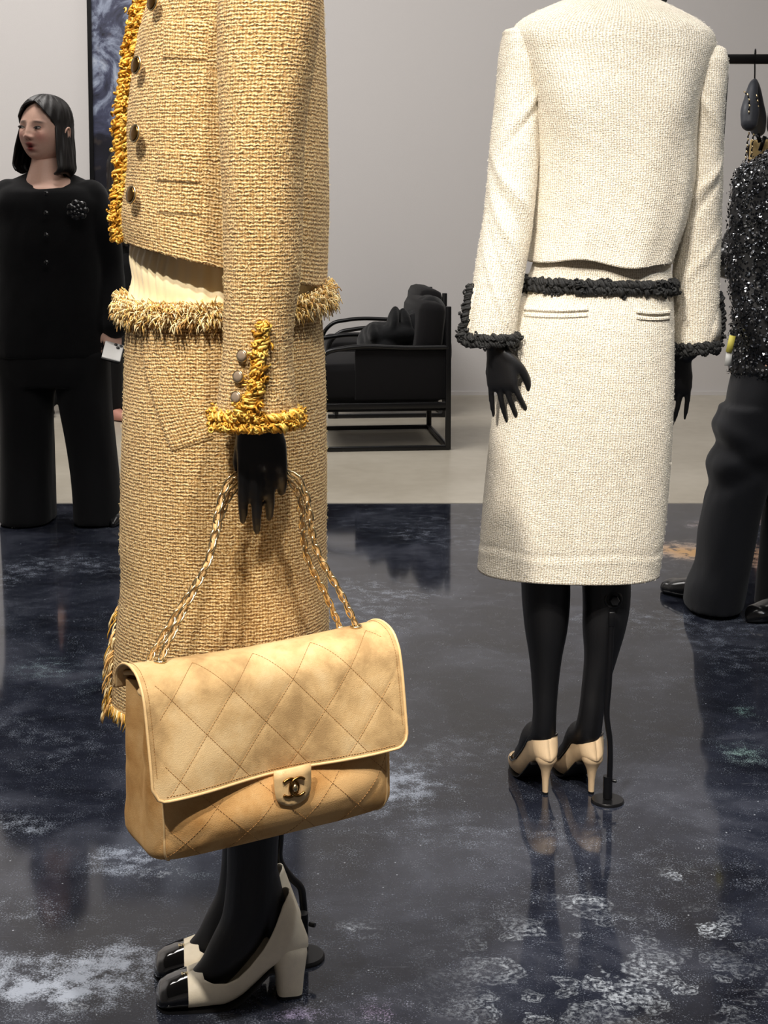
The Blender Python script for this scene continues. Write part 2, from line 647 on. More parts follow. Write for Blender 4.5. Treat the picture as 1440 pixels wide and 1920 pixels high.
def suede(name, base, dark, light):
    m = NT(name)
    co = m.coord()
    a = m.noise(co, 9, 5, 0.6, 0.4)
    b = m.noise(co, 28, 4, 0.6)
    f = m.math('ADD', m.math('MULTIPLY', a.outputs[0], 0.7), m.math('MULTIPLY', b.outputs[0], 0.3))
    col = m.ramp(f, [(0.40, dark), (0.5, base), (0.59, light)])
    fine = m.noise(co, 1400, 2)
    col = m.mix(1.0, col, m.ramp(fine.outputs[0], [(0.3, (0.86, 0.85, 0.84)), (0.7, (1, 1, 1))]), 'MULTIPLY')
    m.p(Base__Color=col, Roughness=0.9, Sheen__Weight=0.35, Sheen__Roughness=0.4, Specular__IOR__Level=0.15)
    m.b.inputs['Sheen Tint'].default_value = tuple(light) + (1,)
    m.bump(m.noise(co, 700, 3).outputs[0], 0.0005)
    return m.m


M['suede_body'] = suede('tan_suede', sr(208, 162, 104), sr(184, 136, 80), sr(220, 178, 122))
M['suede_flap'] = suede('pale_tan_suede', sr(206, 172, 122), sr(174, 142, 98), sr(220, 190, 142))


def wall_mat():
    m = NT('wall_paint')
    co = m.coord()
    m.p(Base__Color=sr(214, 211, 210), Roughness=0.85, Specular__IOR__Level=0.2)
    m.bump(m.noise(co, 220, 2).outputs[0], 0.0004)
    return m.m


M['wall'] = wall_mat()
M['ceiling'] = plain('ceiling_paint', sr(120, 118, 116), 0.9)


def pale_floor():
    m = NT('pale_concrete')
    co = m.coord()
    a = m.noise(co, 1.3, 5)
    b = m.noise(co, 14, 4)
    f = m.math('ADD', m.math('MULTIPLY', a.outputs[0], 0.7), m.math('MULTIPLY', b.outputs[0], 0.3))
    m.p(Base__Color=m.ramp(f, [(0.35, sr(176, 168, 152)), (0.65, sr(198, 191, 176))]), Roughness=0.32, Specular__IOR__Level=0.4)
    m.bump(b.outputs[0], 0.0006)
    return m.m


M['pale_floor'] = pale_floor()


def dark_floor():
    m = NT('printed_gloss_floor')
    co = m.coord()
    hz = m.n('ShaderNodeAttribute', _attribute_name='haze').outputs['Fac']
    tint = m.n('ShaderNodeAttribute', _attribute_name='tint').outputs['Color']
    ringm = m.n('ShaderNodeAttribute', _attribute_name='rings').outputs['Fac']
    base = m.ramp(m.noise(co, 3.0, 6, 0.65, 0.6).outputs[0], [(0.30, sr(12, 13, 20)), (0.5, sr(32, 35, 45)), (0.72, sr(64, 67, 77))])
    # streaky scratches
    st = m.n('ShaderNodeMapping', Vector=co, Scale=(1.0, 5.0, 1.0)).outputs[0]
    sc_ = m.ramp(m.noise(st, 14, 4, 0.7, 1.2).outputs[0], [(0.62, (0, 0, 0)), (0.72, (1, 1, 1))])
    base = m.mix(m.math('MULTIPLY', sc_, 0.18), base, sr(120, 122, 130))
    gn = m.noise(co, 300, 3, 0.8).outputs[0]
    cloud = m.ramp(m.noise(co, 22, 5, 0.7).outputs[0], [(0.35, (0.2, 0.2, 0.2)), (0.62, (1, 1, 1))])
    dens = m.math('MULTIPLY', cloud, hz)
    f = m.math('MULTIPLY', m.math('SUBTRACT', m.math('ADD', gn, m.math('MULTIPLY', dens, 0.5)), 0.68), 4.0, True)
    col = m.mix(f, base, tint)
    # loose flecks everywhere
    fl = m.n('ShaderNodeTexVoronoi', Vector=co, Scale=42.0)
    fm = m.ramp(fl.outputs['Distance'], [(0.04, (1, 1, 1)), (0.09, (0, 0, 0))])
    fr = m.ramp(m.n('ShaderNodeSeparateColor', Color=fl.outputs['Color']).outputs[0], [(0.80, (0, 0, 0)), (0.82, (1, 1, 1))])
    col = m.mix(m.math('MULTIPLY', m.math('MULTIPLY', fm, fr), 0.6), col, sr(190, 196, 204))
    # crater like rings
    dv = m.n('ShaderNodeVectorMath', _operation='SCALE', i0=m.noise(co, 26, 4).outputs[1], Scale=0.06).outputs[0]
    cv = m.n('ShaderNodeVectorMath', _operation='ADD', i0=co, i1=dv).outputs[0]
    rd = None
    for sc2 in (8.0, 17.0):
        rv = m.n('ShaderNodeTexVoronoi', Vector=cv, Scale=sc2)
        r1 = m.ramp(rv.outputs['Distance'], [(0.08, (0.35,) * 3), (0.16, (0.0,) * 3), (0.26, (0.9,) * 3), (0.31, (0, 0, 0)), (0.36, (.7,) * 3), (0.41, (0, 0, 0))])
        rd = r1 if rd is None else m.math('MAXIMUM', rd, r1)
    rn = m.ramp(m.noise(co, 120, 4, 0.7).outputs[0], [(0.42, (0, 0, 0)), (0.6, (1, 1, 1))])
    col = m.mix(m.math('MULTIPLY', m.math('MULTIPLY', rd, m.math('MULTIPLY', ringm, 0.8)), rn, True), col, sr(196, 204, 214))
    m.p(Base__Color=col, Roughness=0.07, Specular__IOR__Level=0.42)
    m.bump(m.noise(co, 2.0, 2).outputs[0], 0.0006, 0.5)
    return m.m


M['dark_floor'] = dark_floor()


def art_mat():
    m = NT('printed_seascape')
    sep = m.n('ShaderNodeSeparateXYZ', Vector=m.coord('Generated'))
    co = m.coord('Object')
    z = sep.outputs[2]
    nz = m.noise(co, 4.2, 8, 0.66, 0.7)
    w = m.ramp(z, [(0.0, (0, 0, 0)), (0.43, (0.0,) * 3), (0.5, (0.62,) * 3), (0.72, (0.75,) * 3), (0.8, (0.6,) * 3), (1.0, (0.75,) * 3)])
    k = m.math('ADD', m.math('MULTIPLY', w, 0.42), m.math('MULTIPLY', nz.outputs[0], 1.0))
    col = m.ramp(k, [(0.40, sr(18, 18, 26)), (0.62, sr(28, 28, 40)), (0.76, sr(70, 74, 98)), (0.86, sr(150, 160, 182)), (1.0, sr(214, 220, 230))])
    warm = m.ramp(m.noise(co, 9, 3).outputs[0], [(0.62, (0, 0, 0)), (0.74, (1, 1, 1))])
    col = m.mix(m.math('MULTIPLY', warm, 0.35), col, sr(96, 82, 70))
    m.p(Base__Color=col, Roughness=0.35)
    return m.m


M['art'] = art_mat()
M['knit'] = plain('black_knit', sr(7, 7, 9), 0.9, 0, 0.0006, 500, sheen=0.1, spec=0.15)
M['black_cloth'] = plain('black_suiting', sr(8, 8, 10), 0.8, 0, 0.0004, 500, sheen=0.08, spec=0.2)
M['black_leather'] = plain('black_shoe_leather', sr(14, 14, 15), 0.25, 0, coat=0.3)
M['coat_cloth'] = plain('black_coat_cloth', sr(16, 17, 19), 0.85, 0, 0.0008, 300, sheen=0.15, spec=0.15)
M['seat_cloth'] = plain('black_upholstery', sr(17, 16, 18), 0.85, 0, 0.0005, 400, sheen=0.1, spec=0.15)
M['velvet'] = plain('grey_hanger', sr(64, 68, 76), 0.5, 0, 0.0002, 500)
M['sequin'] = plain('black_sequin', sr(60, 62, 66), 0.16, 0.85)
M['sequin_base'] = plain('black_sequin_ground', sr(12, 12, 14), 0.6)
M['phone_white'] = plain('pale_phone_back', sr(226, 224, 220), 0.25)
M['phone_black'] = plain('black_phone_edge', sr(14, 14, 15), 0.2)
M['yellow_paper'] = plain('yellow_paper', sr(220, 208, 96), 0.6)
M['white_paper'] = plain('white_paper', sr(226, 226, 222), 0.6)
M['straw'] = plain('straw_cloth', sr(214, 186, 128), 0.8, 0, 0.001, 300, 0.2, 40)
M['earring'] = plain('pale_ear_jewel', sr(226, 222, 220), 0.2, 0.3)


def skin_mat(name='skin'):
    m = NT(name)
    at = m.n('ShaderNodeAttribute', _attribute_name='tone').outputs['Color']
    co = m.coord()
    fine = m.noise(co, 160, 3)
    col = m.mix(1.0, at, m.ramp(fine.outputs[0], [(0.3, (0.95, 0.94, 0.93)), (0.7, (1, 1, 1))]), 'MULTIPLY')
    m.p(Base__Color=col, Roughness=0.5, Subsurface__Weight=0.08, Subsurface__Radius=(0.01, 0.004, 0.002), Specular__IOR__Level=0.35)
    return m.m


M['skin'] = skin_mat()


def hair_mat():
    m = NT('dark_hair')
    co = m.coord('UV')
    mp = m.n('ShaderNodeMapping', Vector=co, Scale=(260.0, 4.0, 1.0)).outputs[0]
    nz = m.noise(mp, 1.0, 3, 0.6)
    m.p(Base__Color=m.ramp(nz.outputs[0], [(0.3, sr(9, 7, 7)), (0.7, sr(30, 25, 23))]), Roughness=0.46, Specular__IOR__Level=0.5)
    m.bump(nz.outputs[0], 0.0008)
    return m.m


M['hair'] = hair_mat()
M['eye_white'] = plain('eye_white', sr(196, 186, 178), 0.4)
M['eye_dark'] = plain('dark_iris', sr(24, 16, 13), 0.1)
M['lash'] = plain('dark_lash', sr(28, 20, 18), 0.6)
M['bare_shoe'] = plain('pink_flat', sr(196, 140, 124), 0.5)
M['sequin_bright'] = plain('silver_sequin', sr(206, 208, 212), 0.14, 0.9)
M['black_suit'] = plain('black_wool_trouser', sr(24, 25, 29), 0.75, 0, 0.0004, 500, sheen=0.1, spec=0.2)
# ---------------------------------------------------------------- the room
WALL_Y = float(G(720, 740)[1])
EDGE_Y = float(G(720, 945)[1])
XL, XR, YF, CEIL = -5.2, 5.2, -3.5, 4.6


def slab(name, c, s, mat):
    return structure(link(name, MB().box(c, s), mat, sharp=30))


slab('floor', ((XL + XR) / 2, (YF + WALL_Y) / 2, -0.06), (XR - XL + 0.2, WALL_Y - YF + 0.2, 0.1), M['pale_floor'])
link_ = slab('wall_back', (0, WALL_Y + 0.06, CEIL / 2), (XR - XL + 0.2, 0.12, CEIL), M['wall'])
slab('wall_left', (XL - 0.06, (YF + WALL_Y) / 2, CEIL / 2), (0.12, WALL_Y - YF, CEIL), M['wall'])
slab('wall_right', (XR + 0.06, (YF + WALL_Y) / 2, CEIL / 2), (0.12, WALL_Y - YF, CEIL), M['wall'])
slab('wall_front', (0, YF - 0.06, CEIL / 2), (XR - XL + 0.2, 0.12, CEIL), M['wall'])
slab('ceiling', (0, (YF + WALL_Y) / 2, CEIL + 0.05), (XR - XL + 0.2, WALL_Y - YF + 0.2, 0.1), M['ceiling'])
slab('baseboard_back', (0, WALL_Y - 0.006, 0.006), (XR - XL, 0.012, 0.032), M['wall'])
slab('trim_1', (0, EDGE_Y + 0.012, -0.003), (XR - XL, 0.024, 0.006), plain('steel_edge', sr(150, 146, 138), 0.35, 0.6))

# printed gloss floor: a thin sheet laid over the concrete; its print is a fine grid of colour values
def dark_sheet():
    gx = np.linspace(XL + 0.3, XR - 0.3, 330)
    gx = np.sign(gx) * np.abs(gx / 4.9) ** 1.5 * 4.9
    gy = np.r_[np.linspace(YF + 0.3, 1.9, 30)[:-1], np.linspace(1.9, 3.2, 150)[:-1], np.linspace(3.2, EDGE_Y, 110)]
    X, Y = np.meshgrid(gx, gy)
    p = np.stack([X.ravel(), Y.ravel(), 0 * X.ravel()], -1)
    n1 = fbm(p, 3.0, 3, 5) * 0.5 + 0.5
    n2 = fbm(p * [1, 0.45, 1], 5.0, 9, 5) * 0.5 + 0.5
    haze = np.clip((n1 - 0.5) * 1.6, 0, 1) * 0.6 + .28
    tint = np.tile(np.array(sr(150, 158, 172)), (len(p), 1))
    ring = np.zeros(len(p))

    def blob(px, py, rx, ry, rough=0.55, seed=1):
        c = G(px, py)
        wx = rx * c[1] / FPX
        wy = abs(G(px, py - ry)[1] - G(px, py + ry)[1]) / 2
        d = ((p[:, 0] - c[0]) / wx) ** 2 + ((p[:, 1] - c[1]) / wy) ** 2
        w = np.exp(-d)
        return np.clip(w * (1 + rough * 2.2 * fbm(p + seed, 7.0, seed, 4)), 0, 1)

    # pale foam patches of the print
    for i, (px, py, rx, ry, a) in enumerate([
            (110, 1830, 210, 75, 1.15), (60, 1700, 120, 30, 0.5), (330, 1800, 110, 60, 0.8), (250, 1610, 110, 32, 0.75), (60, 1545, 120, 28, 0.6),
            (200, 1480, 120, 40, 0.35), (690, 1465, 190, 62, 0.85), (820, 1420, 110, 60, 0.45), (640, 1600, 140, 40, 0.4),
            (620, 1760, 200, 60, 0.35), (1180, 1850, 220, 45, 0.5), (150, 1400, 150, 40, 0.25), (60, 1000, 120, 30, 0.25),
            (700, 985, 60, 9, 0.4), (1330, 1180, 120, 22, 0.3), (420, 1895, 220, 40, 0.6), (700, 1890, 180, 32, 0.5), (880, 1560, 180, 40, 0.25)]):
        haze = np.maximum(haze, a * blob(px, py, rx, ry, seed=i + 2))

    def colour(px, py, rx, ry, c, a, seed):
        nonlocal tint, haze
        w = np.clip(blob(px, py, rx, ry, seed=seed) * a, 0, 1)
        tint = tint * (1 - w[:, None]) + np.array(sr(*c)) * w[:, None]
        haze = np.maximum(haze, w * 1.7)

    colour(90, 1250, 110, 32, (40, 110, 90), 0.3, 40)
    colour(190, 1285, 90, 30, (30, 92, 80), 0.3, 41)
    colour(1395, 1412, 55, 24, (104, 168, 138), 0.5, 42)
    colour(1400, 1335, 24, 10, (110, 200, 160), 0.9, 43)
    colour(1110, 1385, 22, 8, (90, 160, 140), 0.5, 44)
    colour(720, 1895, 60, 26, (160, 88, 160), 0.5, 45)
    colour(560, 1905, 70, 18, (140, 110, 160), 0.5, 46)
    colour(1300, 1034, 110, 17, (206, 160, 100), 1.0, 47)
    colour(1420, 1045, 60, 26, (190, 140, 86), 0.9, 48)
    colour(1400, 975, 60, 14, (120, 82, 60), 0.9, 49)
    colour(1330, 985, 60, 10, (128, 92, 74), 0.6, 50)
    colour(380, 1640, 40, 20, (110, 140, 120), 0.4, 51)
    for i, (px, py, rx, ry) in enumerate([(1080, 1800, 190, 70), (1210, 1850, 200, 60), (1330, 1745, 90, 30), (1070, 1735, 60, 24), (170, 1728, 26, 14), (160, 1880, 34, 18),
                                          (1100, 1690, 50, 18), (1270, 1640, 24, 12), (980, 1890, 120, 30), (660, 1745, 40, 14), (300, 1640, 30, 12)]):
        ring = np.maximum(ring, blob(px, py, rx, ry, 0.3, seed=60 + i))
    m, n = X.shape
    mb = MB()
    idx = np.arange(m * n).reshape(m, n)
    Q = np.stack([idx[:-1, :-1], idx[:-1, 1:], idx[1:, 1:], idx[1:, :-1]], -1).reshape(-1, 4)
    mb.add(p, [Q])
    me = mb.mesh('printed_floor')
    for nm, val in (('haze', haze), ('rings', ring)):
        at = me.attributes.new(nm, 'FLOAT', 'POINT'); at.data.foreach_set('value', np.clip(val, 0, 2))
    at = me.attributes.new('tint', 'FLOAT_COLOR', 'POINT')
    at.data.foreach_set('color', np.c_[tint, np.ones(len(tint))].ravel())
    o = link('floor', me, M['dark_floor'], recalc=False)
    o.location.z = 0.0
    o['label'] = 'dark glossy floor printed with pale foam, stars and green and violet haze'
    return structure(o)


for o_ in [o for o in bpy.data.objects if o.name == 'floor']:
    o_.location.z = 0.007
    o_['label'] = 'pale matte concrete floor beyond the glossy printed sheet'
dark_sheet()

# framed print on the far wall
def art():
    y = WALL_Y - 0.03
    a, b = P(181, 653, y), P(545, -260, y)
    t = thing('wall_art', 'tall dark seascape print in thin black frame hung on the pale wall', 'picture', ((a[0] + b[0]) / 2, y, a[2]))
    cx, cz, w, h = (a[0] + b[0]) / 2, (a[2] + b[2]) / 2, b[0] - a[0], b[2] - a[2]
    link('print', MB().box((cx, y, cz), (w, 0.03, h)), M['art'], t, sharp=30)
    f = MB()
    for dx in (-1, 1):
        f.box((cx + dx * (w / 2 + 0.004), y - 0.008, cz), (0.026, 0.05, h + 0.03))
    for dz in (-1, 1):
        f.box((cx, y - 0.008, cz + dz * (h / 2 + 0.004)), (w, 0.05, 0.026))
    link('frame', f, M['black_metal'], t, sharp=30)


art()
# ---------------------------------------------------------------- shared mannequin pieces
def hand(mb, W, D, S, Npalm, k=1.0, curl=(20, 25, 15), spread=5.0, thumb=True, fr=1.0, fl=1.0, tsp=.55):
    """W wrist, D finger direction, S thumb side, Npalm palm normal; k scale"""
    W, D, S, Np = (np.array(v, float) for v in (W, D, S, Npalm))
    D /= np.linalg.norm(D); S = S - D * S.dot(D); S /= np.linalg.norm(S); Np = Np - D * Np.dot(D) - S * Np.dot(S); Np /= np.linalg.norm(Np)
    R = []
    a = np.linspace(0, 2 * math.pi, 20, endpoint=False)
    for s, w, h, o in [(-0.05, 0.024, 0.021, 0), (-0.01, 0.025, 0.019, 0), (0.02, 0.031, 0.017, 0.002), (0.05, 0.039, 0.014, 0.001), (0.08, 0.040, 0.012, 0), (0.092, 0.036, 0.009, 0)]:
        c = W + D * s * k + S * o * k
        R.append(c + k * (w * np.cos(a)[:, None] * S + h * np.sin(a)[:, None] * Np))
    mb.loft(np.array(R))
    L = [(0.040, 0.025, 0.020), (0.046, 0.029, 0.022), (0.042, 0.027, 0.021), (0.033, 0.020, 0.018)]
    tips = []
    for i in range(4):
        o = (1.5 - i) * 0.0195
        b = W + D * (0.083 - 0.004 * abs(i - 1.2)) * k + S * o * k
        ang = math.radians((1.5 - i) * spread)
        d = D * math.cos(ang) + S * math.sin(ang)
        pts, rr = [b - D * 0.02 * k, b], [0.0085, 0.0092]
        th = 0
        cu = curl[i] if isinstance(curl[0], (tuple, list)) else curl
        for j in range(3):
            th += math.radians(cu[j])
            dj = d * math.cos(th) + Np * math.sin(th)
            b = b + dj * L[i][j] * k * fl
            pts.append(b); rr.append((0.0082, 0.0074, 0.0052)[j])
        mb.capsule(pts, np.array(rr) * k * fr, 10, seg=18)
        tips.append(b)
    if thumb:
        b = W + D * 0.022 * k + S * 0.022 * k
        d1 = D * 0.8 + S * tsp + Np * 0.35
        d2 = D * 0.93 + S * 0.15 + Np * 0.3
        p1 = b + d1 * 0.042 * k
        p2 = p1 + d2 * 0.032 * k
        p3 = p2 + (D * 0.97 - S * 0.05 + Np * 0.2) * 0.026 * k
        mb.capsule([b - d1 * 0.015, b, p1, p2, p3], np.array([0.013, 0.0145, 0.0105, 0.0092, 0.006]) * k, 10, seg=18)
    return tips


def shoe_frame(toe, heel):
    toe, heel = np.array(toe, float), np.array(heel, float)
    d = heel - toe; d[2] = 0; d /= np.linalg.norm(d)
    side = np.array([-d[1], d[0], 0])
    def tf(s, y, z):
        return np.array([toe[0], toe[1], 0]) + d * s + side * y + np.array([0, 0, z])
    return tf


def shoe_rings(tf, st, n=44, grow=0.0, s0=0, s1=9, lean=0.35, zl=0.085, top=None, m=150):
    """st: (s, sole z, closed top z, half width); top: (s, topline z) for the open part, closed before it"""
    K = interp_rows(np.array([r[:4] for r in st]), m)
    out = []
    for s, zb, zt, w in K:
        if s < s0 or s > s1:
            continue
        zt, zb2, w2 = zt + grow, zb - (grow if zb > 0.004 else 0), max(w, 0.0) + (grow if w > .0005 else 0)
        th = math.pi - 0.0005
        if top is not None and s >= top[0][0]:
            e = np.interp(s, [q[0] for q in top], [q[1] for q in top])
            th = math.acos(np.clip(1 - 2 * (e - zb2) / (zt - zb2), -1, 1))
        a = np.linspace(-th, th, n)
        y = w2 * np.sign(np.sin(a)) * np.abs(np.sin(a)) ** (0.75 - 0.37 * min(1, max(0, (s - .11) / .06)))
        z = zb2 + (zt - zb2) * (1 - np.cos(a)) / 2
        sh = s - np.maximum(z - zl, 0) * lean * (lambda q: q * q * (3 - 2 * q))(min(1, max(0, (s - .13) / .09)))
        out.append([tf(sh[i], y[i], z[i]) for i in range(n)])
    return np.array(out)


def foot(mb, tf, ank, knee=None):
    """stocking foot down into the shoe"""
    pts = [tf(*q[:3]) for q in ank]
    mb.capsule(pts, [q[3] for q in ank], 20, seg=40)


# ---------------------------------------------------------------- mannequin in gold tweed
BY = 2.255
tB = thing('mannequin', 'black mannequin in fringed gold tweed jacket and long skirt, holding a suede bag', 'mannequin', (-0.2, BY, 0))


def jk_hem(X, Y, t, a):
    x0 = P(415, 490, BY)[0]
    w = np.clip((t - 0.45) / 0.55, 0, 1) ** 1.5
    return -0.23 * (X - x0) * w


def jk_disp(R, t, a):
    p = R.reshape(-1, 3)
    return (0.006 * fbm(p * [1, 1, 0.5], 9, 5, 3)).reshape(R.shape[:2])


jacket = Surf([(-75, 430, 545, .07), (-62, 372, 580, .12), (-45, 330, 596, .168), (-20, 305, 602, .183), (0, 292, 604, .188), (60, 270, 607, .188), (130, 257, 609, .186),
               (200, 248, 612, .186), (250, 243, 614, .185), (320, 245, 617, .184), (370, 241, 618, .182), (430, 235, 617, .18), (490, 240, 615, .178)],
              BY, n_rows=150, n_ang=140, power=2.25, hem=jk_hem, disp=jk_disp)
oj = link('jacket', jacket.mb(cap=(True, False)), M['tweed'], tB, solid=0.004)


def slv_disp(R, t, a):
    p = R.reshape(-1, 3)
    return (0.004 * fbm(p * [1, 1, 0.45], 12, 6, 3)).reshape(R.shape[:2])


SL_ROWS = [(-66, 480, 530, .012), (-58, 440, 568, .04), (-40, 420, 588, .058), (-15, 411, 599, .066), (20, 408, 600, .068), (100, 408, 592, .069), (200, 411, 578, .068),
           (300, 415, 569, .066), (400, 419, 566, .063), (500, 421, 562, .059), (600, 420, 549, .055), (660, 418, 546, .053), (720, 411, 552, .053), (770, 405, 557, .053), (792, 403, 558, .053)]
sleeve = Surf(SL_ROWS, 2.035, n_rows=150, n_ang=96, power=2.2, disp=slv_disp)
os_ = link('sleeve', sleeve.mb(cap=(True, False)), M['tweed'], oj, solid=0.004)
far_sleeve = Surf([(r[0], 720 + (r[1] - 720) * 2.035 / 2.475 - 30, 720 + (r[2] - 720) * 2.035 / 2.475 - 30, r[3]) for r in SL_ROWS], 2.475, n_rows=60, n_ang=48, power=2.2)
link('sleeve', far_sleeve.mb(cap=(True, False)), M['tweed'], oj, solid=0.004)

cam_s = Surf([(430, 256, 600, .135), (480, 251, 602, .138), (530, 249, 602, .142), (572, 248, 602, .146)], BY, n_rows=50, n_ang=240, power=2.2,
             disp=lambda R, t, a: 0.0028 * np.cos(a * 46 + 2 * np.sin(a * 3)) * (0.4 + 0.6 * np.sin(a * 5) ** 2) + 0.003 * np.sin(t * 9 + a * 4))
link('camisole', cam_s.mb(), M['silk'], tB)


def sk_disp(R, t, a):
    p = R.reshape(-1, 3)
    return (0.006 * fbm(p * [1, 1, 0.35], 7, 12, 3)).reshape(R.shape[:2]) * np.clip(t * 4, 0.2, 1)


skirt = Surf([(556, 246, 601, .15), (590, 241, 603, .153), (700, 237, 609, .158), (800, 233, 611, .158), (900, 231, 612, .156), (1000, 230, 612, .153), (1080, 231, 613, .152),
              (1150, 224, 616, .152), (1210, 218, 617, .152), (1305, 215, 618, .152)], BY, n_rows=200, n_ang=140, power=2.2, disp=sk_disp)
ok = link('skirt', skirt.mb(), M['tweed'], tB, solid=0.004)

# patch pockets
link('pocket', jacket.patch(lambda u, v: (297 + 84 * u - 3 * v, 279 + 62 * v + 5 * u), 26, 20, 0.0028), M['tweed'], oj)
link('pocket', jacket.patch(lambda u, v: (297 + 84 * u - 3 * v, 338 + 62 * v + 5 * u), 26, 20, 0.0018), M['tweed'], oj)
link('pocket', jacket.patch(lambda u, v: (308 + 84 * u - 3 * v, 36 + 74 * v + 4 * u), 26, 20, 0.0022), M['tweed'], oj)


def leaf(u, v):
    y = 596 + v * 252
    xr = np.interp(y, [596, 640, 720, 790, 825, 848], [322, 326, 346, 376, 394, 400])
    xl = np.interp(y, [596, 700, 780, 848], [262, 272, 296, 322])
    yy = y - (24 * u if v > 0.9 else 24 * u * max(0, (v - 0.6) / 0.3) if v > 0.6 else 0)
    return xl + (xr - xl) * u, yy


link('pocket', skirt.patch(leaf, 24, 50, 0.0028), M['tweed'], ok)

# gold braid down the front edge, buttons on it
front = []
for py in (-30, 0, 60, 130, 200, 250, 320, 370, 430, 488):
    front.append(jacket.at(165, jacket.t_of(py), 0.005))
gold_mats = [M['gold_yarn'], M['gold_yarn_light'], M['gold_yarn'], M['yarn_gold']]
b = MB()
fr = np.array(front)
for off, sd in ((-0.006, 1), (0.006, 2)):
    braid(b, fr + np.array([off, -off * 0.4, 0]), 0.011, 0.0024, sd, 4, 0.022, 10, 4)
link('braid_trim', b, gold_mats, oj, label='lumpy gold braid down the front edge')


def oval_button(c, nrm, r, parent, mat_rim, mat_face):
    n = np.array(nrm, float)
    o = link('button', MB().disc(c, n, r, 0.004, 26, 0, [(0.0, 0), (0.8, 0), (1.0, 0.35), (1.0, 0.8), (0.92, 1.1), (0.84, 0.95)]).disc(np.array(c) + n / np.linalg.norm(n) * 0.0036, n, r * 0.86, 0.0022, 26, 1, [(1, 0), (0.8, 0.7), (0.4, 1), (0.02, 1)]),
             [mat_rim, mat_face], parent)
    return o


for px, py in ((292, 6), (262, 124), (259, 251), (252, 366)):
    q = jacket.hit(px + 8, py, 0.004)
    oval_button(q + [-.004, -.006, 0], (-0.80, -0.62, 0.12), 0.0135, oj, M['gold'], M['dark_gold'])

# cuff braid, slit braid, cuff buttons
def ring_path(S, py, off, a0, a1, n=40, wob=0):
    return np.array([S.at(a, S.t_of(py(a) if callable(py) else py), off) for a in np.linspace(a0, a1, n)])


b = MB()
cp = ring_path(sleeve, 783, 0.003, 0, 360, 60)
for dz, sd in ((0.006, 3), (-0.007, 4)):
    braid(b, cp + np.array([0, 0, dz]), 0.010, 0.0022, sd, 4, 0.02, 10, 4)
link('cuff_braid', b, gold_mats, os_, label='gold braid round the cuff')
b = MB()
sp = [sleeve.hit(px, py, 0.004) for px, py in ((498, 608), (492, 640), (486, 680), (482, 720), (472, 755), (455, 780))]
braid(b, sp, 0.013, 0.0023, 8, 5, 0.02, 10, 4)
braid(b, np.array(sp) + [-0.004, -0.002, 0.004], 0.011, 0.0022, 9, 4, 0.02, 7, 4)
link('slit_braid', b, gold_mats, os_, label='gold braid up the cuff opening')
for px, py in ((457, 667), (450, 706), (446, 745)):
    q = sleeve.hit(px, py, 0.002)
    oval_button(q, (-0.55, -0.85, 0.1), 0.0088, os_, M['gold'], M['button_stone'])


def tufts(path, nrm_c, count, mats, seed, rad=0.0008, ln=(0.016, 0.032), up=0.6):
    """frayed yarn ends standing out all round a seam"""
    rng = np.random.RandomState(seed)
    mb = MB()
    path = np.array(path)
    for k in range(count):
        i = rng.randint(len(path) - 1); f = rng.rand()
        p = path[i] * (1 - f) + path[i + 1] * f
        o = p - nrm_c; o[2] = 0; o /= np.linalg.norm(o)
        tng = path[i + 1] - path[i]; tng /= np.linalg.norm(tng)
        z = rng.uniform(-1, 1)
        d = o * rng.uniform(0.25, 1) + np.array([0, 0, 1]) * z + tng * rng.normal() * 0.9
        d /= np.linalg.norm(d)
        l = rng.uniform(*ln)
        q0 = p + np.array([0, 0, rng.uniform(-.006, .006)])
        q1 = q0 + d * l * 0.45
        q2 = q1 + d * l * 0.35 + o * l * 0.12
        q3 = q2 + d * l * 0.1 + np.array([0, 0, -l * 0.22]) + tng * rng.normal() * l * 0.1
        r = rad * rng.uniform(0.8, 1.5)
        mb.tube(np.array([q0, q1, q2, q3]), [r, r, r, r * 0.7], 5, mat=int(rng.randint(mats)), cap=True)
    return mb


wp = []
for a in np.linspace(-90, 270, 121):
    q = skirt.at(a, skirt.t_of(562), 0.0015)
    q[2] += 0.012 * math.cos(math.radians(a)) * 0.6 - (0.010 if 20 < a < 150 else 0) * math.sin(math.radians(a)) 
    wp.append(q)
cen = np.array([P(425, 562, BY)[0], BY, 0])
of = link('waist_fringe', tufts(wp, cen, 5200, 4, 5), [M['yarn_cream'], M['yarn_cream'], M['yarn_tan'], M['yarn_pale_gold']], ok, stuff=True, label='frayed cream and ochre yarn fringe round the waist')
b = MB(); braid(b, np.array(wp) + [0, 0, -0.012], 0.010, 0.0022, 22, 5, 0.03, 3, 3)
link('waist_braid', b, [M['yarn_gold'], M['yarn_tan'], M['gold_yarn']], ok)
